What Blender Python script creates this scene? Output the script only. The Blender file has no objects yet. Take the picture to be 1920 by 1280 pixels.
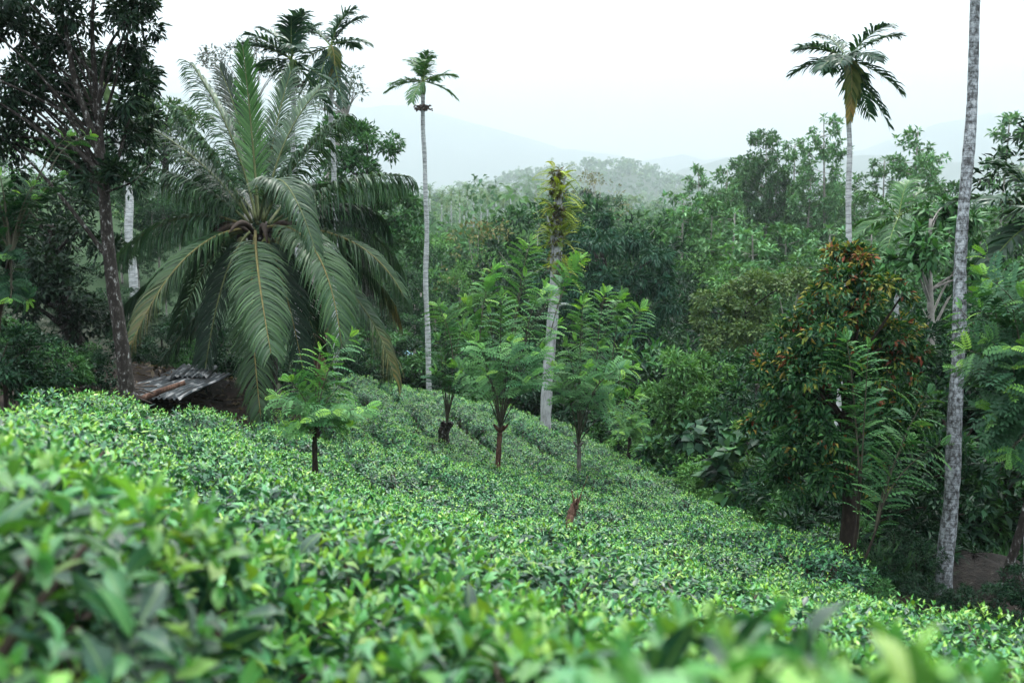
import bpy, math, random
import numpy as np
from mathutils import Vector, Matrix

SC = bpy.context.scene
COL = SC.collection
rng = np.random.default_rng(11)
random.seed(5)

# ------------------------------------------------------------------ camera
F = 1867.0                       # focal length in photo pixels (35 mm on 36 mm)
PITCH = math.radians(5.8)
cam_d = bpy.data.cameras.new('camera')
cam = bpy.data.objects.new('camera', cam_d)
COL.objects.link(cam)
cam.location = (0, 0, 0)
cam.rotation_euler = (math.radians(90) - PITCH, 0, 0)
cam_d.lens = 35.0
cam_d.sensor_width = 36.0
cam_d.clip_start = 0.05
cam_d.clip_end = 30000
cam_d.dof.use_dof = True
cam_d.dof.focus_distance = 13.0
cam_d.dof.aperture_fstop = 2.5
SC.camera = cam

# ------------------------------------------------------------------ world, sun, exposure
SUN_EL, SUN_AZ = math.radians(62), math.radians(205)
w = bpy.data.worlds.new('World')
SC.world = w
w.use_nodes = True
nt = w.node_tree
nt.nodes.clear()
out = nt.nodes.new('ShaderNodeOutputWorld')
bg = nt.nodes.new('ShaderNodeBackground')
sky = nt.nodes.new('ShaderNodeTexSky')
sky.sky_type = 'NISHITA'
sky.sun_disc = False
sky.sun_elevation = SUN_EL
sky.sun_rotation = SUN_AZ
sky.air_density = 1.2
sky.dust_density = 3.0
tc = nt.nodes.new('ShaderNodeTexCoord')
noi = nt.nodes.new('ShaderNodeTexNoise')
noi.inputs['Scale'].default_value = 2.2
noi.inputs['Detail'].default_value = 4
cr = nt.nodes.new('ShaderNodeValToRGB')
cr.color_ramp.elements[0].position = 0.25
cr.color_ramp.elements[0].color = (17.2, 17.7, 18.0, 1)
cr.color_ramp.elements[1].position = 0.75
cr.color_ramp.elements[1].color = (19.8, 20.2, 20.4, 1)
mx = nt.nodes.new('ShaderNodeMixRGB')
mx.inputs[0].default_value = 0.93          # cloud cover
nt.links.new(tc.outputs['Generated'], noi.inputs['Vector'])
nt.links.new(noi.outputs['Fac'], cr.inputs['Fac'])
nt.links.new(sky.outputs['Color'], mx.inputs[1])
# overcast sky: zenith three times as bright as the horizon (CIE standard overcast)
spz = nt.nodes.new('ShaderNodeSeparateXYZ')
zm = nt.nodes.new('ShaderNodeMapRange')
zm.inputs['To Min'].default_value = 1 / 3
zm.inputs['To Max'].default_value = 1.0
cm = nt.nodes.new('ShaderNodeMixRGB'); cm.blend_type = 'MULTIPLY'; cm.inputs[0].default_value = 1
nt.links.new(tc.outputs['Generated'], spz.inputs[0])
nt.links.new(spz.outputs['Z'], zm.inputs['Value'])
nt.links.new(cr.outputs['Color'], cm.inputs[1])
nt.links.new(zm.outputs['Result'], cm.inputs[2])
nt.links.new(cm.outputs[0], mx.inputs[2])
nt.links.new(mx.outputs[0], bg.inputs['Color'])
bg.inputs['Strength'].default_value = 0.10
nt.links.new(bg.outputs[0], out.inputs['Surface'])

sl = bpy.data.lights.new('sun', 'SUN')
sl.energy = 1.5
sl.angle = math.radians(14)
sl.color = (1.0, 0.97, 0.9)
so = bpy.data.objects.new('sun', sl)
COL.objects.link(so)
so.rotation_euler = (math.radians(90) - SUN_EL, 0, math.radians(155))

vs = SC.view_settings
vs.view_transform = 'Standard'
vs.look = 'None'
vs.exposure = 1.85
vs.gamma = 1.0
vs.use_curve_mapping = False
cy = SC.cycles
cy.max_bounces = 6
cy.diffuse_bounces = 2
cy.glossy_bounces = 2
cy.transmission_bounces = 3
cy.transparent_max_bounces = 4
cy.volume_bounces = 1
cy.use_denoising = True
cy.caustics_reflective = False
cy.caustics_refractive = False

# ------------------------------------------------------------------ helpers
SP, CP = math.sin(PITCH), math.cos(PITCH)

def at(px, py, D):
    """world point seen at photo pixel (px, py), D metres ahead"""
    u = (px - 960) / F
    v = (640 - py) / F
    dy = CP + v * SP
    return np.array([u / dy * D, D, (v * CP - SP) / dy * D])

def px_of(p):
    y = p[1] * CP - p[2] * SP
    z = p[1] * SP + p[2] * CP
    return 960 + F * p[0] / y, 640 - F * z / y

def nrm(a):
    a = np.asarray(a, float)
    return a / np.maximum(np.linalg.norm(a, axis=-1, keepdims=True), 1e-9)

def randdir(n):
    return nrm(rng.normal(size=(n, 3)))

def frames(d, n):
    y = nrm(d)
    x = nrm(np.cross(y, n))
    z = np.cross(x, y)
    return np.stack([x, y, z], axis=-1)

class Batch:
    """collects triangles with a colour per vertex"""
    def __init__(self):
        self.v, self.f, self.c, self.n = [], [], [], 0
        self.uv = []
    def add(self, v, f, c, uv=None):
        v = np.asarray(v, float).reshape(-1, 3)
        f = np.asarray(f, int).reshape(-1, 3)
        c = np.asarray(c, float)
        if c.ndim == 1:
            c = np.tile(c, (len(v), 1))
        self.v.append(v); self.f.append(f + self.n); self.c.append(c)
        self.uv.append(np.zeros((len(v), 2)) if uv is None else uv)
        self.n += len(v)
    def leaves(self, tpl, P, R, S, C):
        """tpl=(verts, tris, uv); P (N,3) R (N,3,3) S (N,) or (N,3) C (N,3)"""
        tv, tf, tu = tpl
        N = len(P)
        if N == 0:
            return
        S = np.asarray(S, float)
        if S.ndim == 1:
            S = np.stack([S, S, S], -1)
        V = np.einsum('nij,nvj->nvi', R, tv[None] * S[:, None, :]) + P[:, None, :]
        Fc = tf[None] + (np.arange(N) * len(tv))[:, None, None]
        self.add(V.reshape(-1, 3), Fc.reshape(-1, 3), np.repeat(C, len(tv), axis=0), np.tile(tu, (N, 1)))
    def mesh(self, name, mat, origin=(0, 0, 0), smooth=False):
        if not self.v:
            self.add([[0, 0, 0], [.001, 0, 0], [0, .001, 0]], [[0, 1, 2]], [0.1, 0.1, 0.1])
        V = np.concatenate(self.v) - np.asarray(origin)
        T = np.concatenate(self.f)
        C = np.concatenate(self.c)
        U = np.concatenate(self.uv)
        me = bpy.data.meshes.new(name)
        me.vertices.add(len(V))
        me.vertices.foreach_set('co', V.astype(np.float32).ravel())
        me.loops.add(len(T) * 3)
        me.loops.foreach_set('vertex_index', T.astype(np.int32).ravel())
        me.polygons.add(len(T))
        me.polygons.foreach_set('loop_start', np.arange(0, len(T) * 3, 3, dtype=np.int32))
        me.polygons.foreach_set('loop_total', np.full(len(T), 3, dtype=np.int32))
        if smooth:
            me.polygons.foreach_set('use_smooth', np.ones(len(T), dtype=bool))
        me.update(calc_edges=True)
        a = me.attributes.new('col', 'FLOAT_COLOR', 'POINT')
        a.data.foreach_set('color', np.concatenate([C, np.ones((len(C), 1))], 1).astype(np.float32).ravel())
        uvl = me.uv_layers.new(name='UVMap')
        uvl.data.foreach_set('uv', U[T.ravel()].astype(np.float32).ravel())
        me.materials.append(mat)
        return me

def obj(name, me, parent=None, loc=None):
    o = bpy.data.objects.new(name, me)
    COL.objects.link(o)
    if parent is not None:
        o.parent = parent
    if loc is not None:
        o.location = loc
    return o

def tag(o, label, cat, group=None):
    o['label'] = label
    o['category'] = cat
    if group:
        o['group'] = group
    return o

def thing(name, label, cat, loc, group=None):
    o = bpy.data.objects.new(name, None)
    COL.objects.link(o)
    o.empty_display_size = 0.2
    o.location = loc
    return tag(o, label, cat, group)

def copy_tree(o, parent=None):
    c = o.copy()
    COL.objects.link(c)
    c.parent = parent
    for ch in list(o.children):
        copy_tree(ch, c)
    return c

def tube(b, pts, radii, sides=7, col=(0.2, 0.2, 0.2), cap=True):
    pts = np.asarray(pts, float)
    n = len(pts)
    radii = np.broadcast_to(np.asarray(radii, float), (n,))
    tan = nrm(np.gradient(pts, axis=0))
    ref = np.array([1.0, 0.13, 0.07])
    if abs(np.dot(nrm(tan.mean(0)), nrm(ref))) > 0.9:
        ref = np.array([0.1, 1.0, 0.2])
    a = nrm(np.cross(tan, ref))
    bb = np.cross(tan, a)
    ang = np.linspace(0, 2 * np.pi, sides, endpoint=False)
    ring = np.cos(ang)[None, :, None] * a[:, None] + np.sin(ang)[None, :, None] * bb[:, None]
    V = (pts[:, None] + ring * radii[:, None, None]).reshape(-1, 3)
    f = []
    for i in range(n - 1):
        for j in range(sides):
            k = (j + 1) % sides
            q = (i * sides + j, i * sides + k, (i + 1) * sides + k, (i + 1) * sides + j)
            f += [(q[0], q[1], q[2]), (q[0], q[2], q[3])]
    if cap:
        V = np.concatenate([V, pts[:1], pts[-1:]])
        for j in range(sides):
            k = (j + 1) % sides
            f.append((n * sides, k, j))
            f.append((n * sides + 1, (n - 1) * sides + j, (n - 1) * sides + k))
    L = np.concatenate([[0], np.cumsum(np.linalg.norm(np.diff(pts, axis=0), axis=1))])
    uv = np.stack([np.tile(ang / (2 * np.pi), n), np.repeat(L, sides)], -1)
    if cap:
        uv = np.concatenate([uv, [[0, 0], [0, L[-1]]]])
    b.add(V, f, col, uv)

def bez(p0, p1, p2, n):
    t = np.linspace(0, 1, n)[:, None]
    return (1 - t) ** 2 * p0 + 2 * t * (1 - t) * p1 + t ** 2 * p2

def smooth_line(pts, n):
    """Catmull-Rom through pts"""
    pts = np.asarray(pts, float)
    P = np.concatenate([[2 * pts[0] - pts[1]], pts, [2 * pts[-1] - pts[-2]]])
    outp = []
    segs = len(pts) - 1
    for i in range(segs):
        m = max(2, n // segs)
        for t in np.linspace(0, 1, m, endpoint=(i == segs - 1)):
            a, b_, c, d = P[i:i + 4]
            outp.append(0.5 * ((2 * b_) + (-a + c) * t + (2 * a - 5 * b_ + 4 * c - d) * t * t + (-a + 3 * b_ - 3 * c + d) * t ** 3))
    return np.array(outp)

# leaf templates (length 1 along +y, width baked in)
def leaf2(wd=0.35, fold=0.12, droop=0.12):
    v = np.array([[0, 0, 0], [wd / 2, .45, fold], [0, 1, -droop], [-wd / 2, .45, fold]])
    return v, np.array([[0, 1, 2], [0, 2, 3]]), np.array([[.5, 0], [1, .45], [.5, 1], [0, .45]])

def leaf4(wd=0.4, fold=0.08, droop=0.15):
    v = np.array([[0, 0, 0], [wd / 2, .42, fold - .02], [0, .5, 0.0], [-wd / 2, .42, fold - .02], [0, 1, -droop]])
    return v, np.array([[0, 1, 2], [0, 2, 3], [2, 1, 4], [2, 4, 3]]), np.array([[.5, 0], [1, .42], [.5, .5], [0, .42], [.5, 1]])

def leaf_fine(wd=0.42, fold=0.10, curl=0.18, wave=0.0):
    ts = np.array([0, .06, .2, .38, .56, .74, .9, 1.0])
    ws = np.array([.02, .2, .72, 1.0, .95, .66, .22, .0]) * wd / 2
    v, uv = [], []
    for i, (t, wv) in enumerate(zip(ts, ws)):
        zc = 0.10 * math.sin(t * 2.2) - curl * t * t
        wz = wave * math.sin(i * 2.1)
        v += [[-wv, t, zc + fold * wv / (wd / 2) + wz * wv], [0, t, zc], [wv, t, zc + fold * wv / (wd / 2) - wz * wv]]
        uv += [[.5 - wv / wd, t], [.5, t], [.5 + wv / wd, t]]
    f = []
    for i in range(len(ts) - 1):
        a = i * 3
        for k in (0, 1):
            f += [(a + k, a + k + 1, a + k + 4), (a + k, a + k + 4, a + k + 3)]
    return np.array(v), np.array(f), np.array(uv)

def compound(pairs=8, lw=0.34, ll=0.23, arch=0.2):
    """a pinnate leaf one unit long: stalk with opposite leaflets"""
    v, f, uv = [], [], []
    def q(p, d, side, L, wd):
        n = len(v)
        d = nrm(d)
        wv = nrm(np.cross(d, [0, 0, 1.0])) * wd / 2
        m = p + d * L * .5
        for x in (p, m + wv, p + d * L - np.array([0, 0, .04 * 1.0]), m - wv):
            v.append(x)
        uv.extend([[.5, 0], [1, .5], [.5, 1], [0, .5]])
        f.extend([(n, n + 1, n + 2), (n, n + 2, n + 3)])
    for i in range(pairs):
        t = 0.16 + 0.8 * i / (pairs - 1)
        p = np.array([0, t, .12 * math.sin(t * 2.4) - arch * t * t])
        sc = 0.75 + 0.35 * math.sin(math.pi * (i + .6) / pairs)
        for s in (-1, 1):
            q(p, np.array([s, .38, -.05]), s, ll * sc, ll * lw * sc * 1.15)
    t = 1.0
    p = np.array([0, .96, .12 * math.sin(.96 * 2.4) - arch * .92])
    q(p, np.array([0, 1, -.2]), 1, ll * .8, ll * lw)
    for i in range(3):
        t0, t1 = i / 3, (i + 1) / 3
        n = len(v)
        for t in (t0, t1):
            z = .12 * math.sin(t * 2.4) - arch * t * t
            v.extend([np.array([-.008, t, z]), np.array([.008, t, z])])
            uv.extend([[.5, t], [.5, t]])
        f.extend([(n, n + 1, n + 3), (n, n + 3, n + 2)])
    return np.array(v), np.array(f), np.array(uv)

L2, L4 = leaf2(), leaf4()
L2N = leaf2(0.26, .08, .22)
L2W = leaf2(0.6, .1, .2)
COMP = compound(7, .46, .25, .2)
COMP_LO = compound(6, .4, .26, .25)

# ------------------------------------------------------------------ materials
def new_mat(name):
    m = bpy.data.materials.new(name)
    m.use_nodes = True
    n = m.node_tree
    n.nodes.clear()
    return m, n, n.nodes.new, n.links.new

def leaf_mat(name, rough=0.42, spec=0.5, trans=0.28, veins=False, coat=0.0):
    m, n, N, K = new_mat(name)
    o = N('ShaderNodeOutputMaterial')
    bs = N('ShaderNodeBsdfPrincipled')
    tr = N('ShaderNodeBsdfTranslucent')
    mixs = N('ShaderNodeMixShader')
    at_ = N('ShaderNodeAttribute'); at_.attribute_name = 'col'
    oi = N('ShaderNodeObjectInfo')
    hs = N('ShaderNodeHueSaturation')
    mr = N('ShaderNodeMapRange')
    mr.inputs['To Min'].default_value = 0.82
    mr.inputs['To Max'].default_value = 1.2
    K(oi.outputs['Random'], mr.inputs['Value'])
    K(mr.outputs['Result'], hs.inputs['Value'])
    K(at_.outputs['Color'], hs.inputs['Color'])
    colout = hs.outputs['Color']
    if veins:
        uv = N('ShaderNodeUVMap'); uv.uv_map = 'UVMap'
        sep = N('ShaderNodeSeparateXYZ')
        K(uv.outputs['UV'], sep.inputs[0])
        def math_(op, a, b=None):
            k = N('ShaderNodeMath'); k.operation = op
            for i, x in enumerate((a, b)):
                if x is None: continue
                if isinstance(x, (int, float)): k.inputs[i].default_value = x
                else: K(x, k.inputs[i])
            return k.outputs[0]
        d = math_('ABSOLUTE', math_('SUBTRACT', sep.outputs['X'], 0.5))
        rib = N('ShaderNodeMapRange'); rib.inputs['From Min'].default_value = 0.015; rib.inputs['From Max'].default_value = 0.05
        rib.inputs['To Min'].default_value = 1; rib.inputs['To Max'].default_value = 0
        K(d, rib.inputs['Value'])
        ph = math_('SUBTRACT', math_('MULTIPLY', sep.outputs['Y'], 52.0), math_('MULTIPLY', d, 55.0))
        sv = math_('POWER', math_('ABSOLUTE', math_('SINE', ph)), 0.35)
        vm = N('ShaderNodeMixRGB'); vm.blend_type = 'MIX'
        vm.inputs[2].default_value = (0.16, 0.3, 0.07, 1)
        K(math_('MULTIPLY', rib.outputs['Result'], 0.6), vm.inputs[0])
        K(colout, vm.inputs[1])
        colout = vm.outputs[0]
        bp = N('ShaderNodeBump')
        bp.inputs['Strength'].default_value = 0.55
        bp.inputs['Distance'].default_value = 0.0015
        K(sv, bp.inputs['Height'])
        K(bp.outputs['Normal'], bs.inputs['Normal'])
    K(colout, bs.inputs['Base Color'])
    tcm = N('ShaderNodeMixRGB'); tcm.blend_type = 'MULTIPLY'; tcm.inputs[0].default_value = 1
    tcm.inputs[2].default_value = (1.5, 1.55, 0.55, 1)
    K(colout, tcm.inputs[1])
    K(tcm.outputs[0], tr.inputs['Color'])
    bs.inputs['Roughness'].default_value = rough
    bs.inputs['Specular IOR Level'].default_value = spec
    mixs.inputs[0].default_value = trans
    K(bs.outputs[0], mixs.inputs[1]); K(tr.outputs[0], mixs.inputs[2])
    K(mixs.outputs[0], o.inputs['Surface'])
    return m

def noise_mat(name, stops, scale=6.0, rough=0.85, bump=0.4, stretch=(1, 1, 1), dist=0.02, rings=None, detail=6):
    """bark / soil / rock: object-space noise through a ramp, with relief"""
    m, n, N, K = new_mat(name)
    o = N('ShaderNodeOutputMaterial')
    bs = N('ShaderNodeBsdfPrincipled')
    tc = N('ShaderNodeTexCoord')
    mp = N('ShaderNodeMapping')
    mp.inputs['Scale'].default_value = stretch
    no = N('ShaderNodeTexNoise')
    no.inputs['Scale'].default_value = scale
    no.inputs['Detail'].default_value = detail
    no.inputs['Roughness'].default_value = 0.68
    rp = N('ShaderNodeValToRGB')
    el = rp.color_ramp.elements
    while len(el) < len(stops):
        el.new(0.5)
    for e, (p, c) in zip(el, stops):
        e.position = p
        e.color = (*c, 1)
    K(tc.outputs['Object'], mp.inputs['Vector'])
    K(mp.outputs[0], no.inputs['Vector'])
    K(no.outputs['Fac'], rp.inputs['Fac'])
    c = rp.outputs['Color']
    h = no.outputs['Fac']
    if rings:
        sp = N('ShaderNodeSeparateXYZ')
        K(tc.outputs['Object'], sp.inputs[0])
        n2 = N('ShaderNodeTexNoise'); n2.inputs['Scale'].default_value = 9
        K(tc.outputs['Object'], n2.inputs['Vector'])
        ad = N('ShaderNodeMath'); ad.operation = 'MULTIPLY_ADD'; ad.inputs[1].default_value = 0.035
        K(n2.outputs['Fac'], ad.inputs[0]); K(sp.outputs['Z'], ad.inputs[2])
        mu = N('ShaderNodeMath'); mu.operation = 'MULTIPLY'; mu.inputs[1].default_value = math.pi / rings
        K(ad.outputs[0], mu.inputs[0])
        sn = N('ShaderNodeMath'); sn.operation = 'SINE'; K(mu.outputs[0], sn.inputs[0])
        ab = N('ShaderNodeMath'); ab.operation = 'ABSOLUTE'; K(sn.outputs[0], ab.inputs[0])
        rr = N('ShaderNodeMapRange'); rr.inputs['From Min'].default_value = 0.0; rr.inputs['From Max'].default_value = 0.28
        rr.inputs['To Min'].default_value = 0.42; rr.inputs['To Max'].default_value = 1.0
        K(ab.outputs[0], rr.inputs['Value'])
        mm = N('ShaderNodeMixRGB'); mm.blend_type = 'MULTIPLY'; mm.inputs[0].default_value = 1
        K(c, mm.inputs[1]); K(rr.outputs['Result'], mm.inputs[2])
        c = mm.outputs[0]
    K(c, bs.inputs['Base Color'])
    bp = N('ShaderNodeBump'); bp.inputs['Strength'].default_value = bump; bp.inputs['Distance'].default_value = dist
    K(h, bp.inputs['Height']); K(bp.outputs[0], bs.inputs['Normal'])
    bs.inputs['Roughness'].default_value = rough
    bs.inputs['Specular IOR Level'].default_value = 0.3
    K(bs.outputs[0], o.inputs['Surface'])
    return m

def col_mat(name, rough=0.8, spec=0.3, nscale=8.0):
    """colour attribute with fine noise, for stems, rachises, husks"""
    m, n, N, K = new_mat(name)
    o = N('ShaderNodeOutputMaterial')
    bs = N('ShaderNodeBsdfPrincipled')
    a = N('ShaderNodeAttribute'); a.attribute_name = 'col'
    tc = N('ShaderNodeTexCoord')
    no = N('ShaderNodeTexNoise'); no.inputs['Scale'].default_value = nscale; no.inputs['Detail'].default_value = 5
    mr = N('ShaderNodeMapRange'); mr.inputs['From Min'].default_value = .3; mr.inputs['From Max'].default_value = .7
    mr.inputs['To Min'].default_value = .65; mr.inputs['To Max'].default_value = 1.3
    mm = N('ShaderNodeMixRGB'); mm.blend_type = 'MULTIPLY'; mm.inputs[0].default_value = 1
    K(tc.outputs['Object'], no.inputs['Vector']); K(no.outputs['Fac'], mr.inputs['Value'])
    K(a.outputs['Color'], mm.inputs[1]); K(mr.outputs['Result'], mm.inputs[2])
    K(mm.outputs[0], bs.inputs['Base Color'])
    bs.inputs['Roughness'].default_value = rough
    bs.inputs['Specular IOR Level'].default_value = spec
    K(bs.outputs[0], o.inputs['Surface'])
    return m

M_TEA_NEAR = leaf_mat('tea leaf near', 0.36, 0.55, 0.18, veins=True)
M_TEA = leaf_mat('tea leaf', 0.40, 0.5, 0.13)
M_LEAF = leaf_mat('tree leaf', 0.48, 0.12, 0.14)
M_LEAF_M = leaf_mat('matte leaf', 0.6, 0.2, 0.24)
M_PALM = leaf_mat('palm leaf', 0.42, 0.25, 0.15)
M_WOOD = col_mat('stems')
M_BARK_DK = noise_mat('dark lichened bark', [(.30, (.006, .005, .005)), (.5, (.016, .013, .011)), (.58, (.04, .037, .034)), (.66, (.26, .27, .27))], 22, .9, .8, (1, 1, .55))
M_BARK_BR = noise_mat('brown bark', [(.3, (.007, .005, .004)), (.55, (.022, .016, .012)), (.75, (.06, .046, .036))], 16, .9, .8, (1, 1, .35))
M_BARK_RED = noise_mat('peeling red brown bark', [(.3, (.025, .013, .010)), (.5, (.075, .04, .028)), (.66, (.16, .095, .07)), (.8, (.34, .29, .25))], 18, .9, .9, (1, 1, .3))
M_BARK_GR = noise_mat('pale grey bark', [(.30, (.06, .06, .06)), (.42, (.22, .23, .24)), (.58, (.36, .38, .40)), (.8, (.46, .48, .50))], 7, .8, .4, (1, 1, .4))
M_BARK_GR2 = noise_mat('grey brown bark', [(.3, (.04, .035, .03)), (.5, (.12, .11, .10)), (.75, (.26, .25, .24))], 10, .85, .5, (1, 1, .4))
M_ARECA = noise_mat('ringed pale palm bark', [(.3, (.10, .11, .11)), (.45, (.28, .30, .31)), (.7, (.48, .51, .53))], 6, .8, .3, (1, 1, 3), rings=0.13)
M_ARECA_N = noise_mat('lichened palm bark', [(.36, (.03, .03, .03)), (.46, (.12, .13, .14)), (.56, (.28, .31, .34)), (.72, (.50, .53, .56))], 20, .8, .5, (1, 1, .7), rings=0.085)
M_FARTRUNK = noise_mat('far trunk bark', [(.3, (.12, .11, .1)), (.7, (.36, .35, .33))], 4, .9, .2)
M_ROCK = noise_mat('mossy brown boulder', [(.3, (.004, .004, .003)), (.48, (.009, .008, .007)), (.6, (.02, .017, .014)), (.76, (.075, .078, .07))], 9, .95, 1.0, dist=.1)
M_SOIL = noise_mat('soil', [(.3, (.018, .012, .009)), (.5, (.055, .035, .025)), (.7, (.11, .075, .055))], 7, .95, .9, dist=.05)

# ------------------------------------------------------------------ terrain
TEA_H = 0.75
tea_px = [(100, 1280, .9), (960, 1280, 1.0), (1800, 1280, 1.15), (0, 930, 1.8), (400, 1010, 2.2), (960, 1100, 3.2), (1500, 1150, 3.6),
          (1900, 1165, 4.5), (0, 714, 7), (150, 732, 8.5), (0, 838, 3), (0, 752, 5), (120, 775, 5), (300, 850, 5.5), (240, 742, 11), (400, 770, 13), (500, 788, 15), (620, 890, 10), (700, 960, 6.5),
          (960, 970, 7.6), (1065, 1012, 9.0), (1300, 1060, 7.5), (1600, 1100, 7), (1450, 1040, 10), (1560, 1035, 13), (1530, 985, 15),
          (1400, 945, 18), (1200, 862, 23), (1085, 872, 19), (935, 862, 18), (830, 822, 20.5), (1020, 778, 26), (800, 727, 28),
          (650, 707, 25), (620, 762, 20), (700, 830, 14)]
ctrl = [at(*p) - np.array([0, 0, TEA_H]) for p in tea_px]
ctrl += [at(480, 726, 18), at(200, 722, 15), at(0, 690, 18), at(1590, 1086, 11.6), at(1793, 1122, 11.5), at(1890, 1140, 10.5)]
ctrl += [np.array(p, float) for p in [(-14, 30, -1), (-26, 55, 3), (-10, 42, -2.5), (-5, 33, -5.0), (-2, 33, -6.2), (1, 31, -7.2), (4.4, 26, -7.4),
         (6.5, 20, -6.6), (7.5, 15, -5.4), (9, 12, -4.6), (8, 8, -4.0), (4.6, 7.6, -3.8), (11, 20, -6.6), (11, 30, -9), (22, 30, -9), (0, 48, -11),
         (16, 50, -13), (-12, 60, -8), (22, 15, -5.5), (0, -4, -.6), (-6, 0, -.7), (6, 0, -2.6), (8, -6, -2.4), (-8, -6, .2), (-12, 8, -1.3),
         (-30, 20, 1.0), (30, 0, -5), (-30, -10, 1), (30, 60, -14), (-40, 70, 1)]]
ctrl = np.array(ctrl)
def _phi(r2):
    return 0.5 * r2 * np.log(r2 + 1e-9)
_n = len(ctrl)
_K = _phi(((ctrl[:, None, :2] - ctrl[None, :, :2]) ** 2).sum(-1)) + 0.06 * np.eye(_n)
_P = np.concatenate([np.ones((_n, 1)), ctrl[:, :2]], 1)
_A = np.block([[_K, _P], [_P.T, np.zeros((3, 3))]])
_w = np.linalg.solve(_A, np.concatenate([ctrl[:, 2], np.zeros(3)]))

def tps(x, y):
    r2 = (x[..., None] - ctrl[:, 0]) ** 2 + (y[..., None] - ctrl[:, 1]) ** 2
    return _phi(r2) @ _w[:_n] + _w[_n] + _w[_n + 1] * x + _w[_n + 2] * y

def sstep(a, b, x):
    t = np.clip((x - a) / (b - a), 0, 1)
    return t * t * (3 - 2 * t)

def interp_px(tab, px, D):
    """ridge height (world z) at azimuth column px for distance D"""
    xs = [t[0] for t in tab]
    zs = [at(t[0], t[1], D)[2] for t in tab]
    return np.interp(px, xs, zs)

R300 = [(-400, 395), (500, 405), (760, 412), (900, 412), (1000, 400), (1080, 405), (1200, 425), (1330, 440), (1480, 452), (1700, 455), (2400, 440)]
R700 = [(-600, 370), (300, 395), (720, 400), (800, 390), (880, 370), (960, 350), (1050, 330), (1120, 323), (1180, 327), (1240, 345), (1300, 366), (1380, 392), (1450, 410), (1600, 420), (1800, 420), (2600, 410)]
R1200 = [(-600, 350), (900, 370), (1150, 360), (1280, 325), (1360, 302), (1440, 295), (1560, 300), (1700, 312), (2600, 330)]
R2200 = [(-800, 240), (300, 190), (560, 200), (690, 199), (760, 203), (830, 216), (900, 236), (960, 255), (1030, 274), (1120, 292), (1200, 302), (1500, 300),
         (1620, 290), (1700, 268), (1760, 250), (1840, 236), (1900, 240), (2000, 232), (2600, 250)]

def H(x, y):
    x = np.asarray(x, float); y = np.asarray(y, float)
    r = np.hypot(x, y)
    near = tps(np.clip(x, -45, 45), np.clip(y, -12, 75))
    px = 960 + F * x / np.maximum(y, 1.0)
    px = np.where(y < 5, np.where(x < 0, -600, 2400), px)
    base = -13.0 + 0 * x
    def bump(tab, D, wd0, wd1):
        z = interp_px(tab, px, D)
        wv = np.where(r < D, np.exp(-((r - D) / wd0) ** 2), np.exp(-((r - D) / wd1) ** 2))
        return (z + 13) * wv
    far = base + np.maximum.reduce([bump(R300, 620, 240, 220), bump(R700, 1750, 480, 450), bump(R1200, 4200, 800, 800), bump(R2200, 7400, 1700, 1200)])
    far = far + 1.2 * np.sin(x * .043 + 1.3) * np.cos(y * .037) * sstep(60, 150, r)
    k = sstep(48, 85, r)
    wob = 0.05 * np.sin(x * 3.1 + .4) * np.sin(y * 2.7) * (1 - k)
    return near * (1 - k) + far * k + wob

def ground(x, y):
    return float(H(np.array(x), np.array(y)))

def on_ground(px, D):
    """ground point D metres ahead in picture column px"""
    x = (px - 960) / F * D
    return np.array([x, D, ground(x, D)])

# ground sheet on rings round the camera
rad = np.concatenate([[0.25], np.geomspace(0.6, 9300, 210)])
angs = np.linspace(-np.pi, np.pi, 300, endpoint=False)
RR, AA = np.meshgrid(rad, angs, indexing='ij')
X, Y = RR * np.sin(AA), RR * np.cos(AA)
Z = H(X.ravel(), Y.ravel()).reshape(X.shape)
Z += np.where(RR > 250, np.sin(X * .05) * np.sin(Y * .047 + 1) * RR * .0022 + np.sin(X * .013 + 2) * np.sin(Y * .017) * RR * .004, 0)
gv = np.stack([X, Y, Z], -1).reshape(-1, 3)
na = len(angs)
I, J = np.meshgrid(np.arange(len(rad) - 1), np.arange(na), indexing='ij')
J2 = (J + 1) % na
q0, q1, q2, q3 = I * na + J, I * na + J2, (I + 1) * na + J2, (I + 1) * na + J
gf = np.concatenate([np.stack([q0, q2, q1], -1).reshape(-1, 3), np.stack([q0, q3, q2], -1).reshape(-1, 3), [[0, j, j + 1] for j in range(1, na - 1)]])

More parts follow.
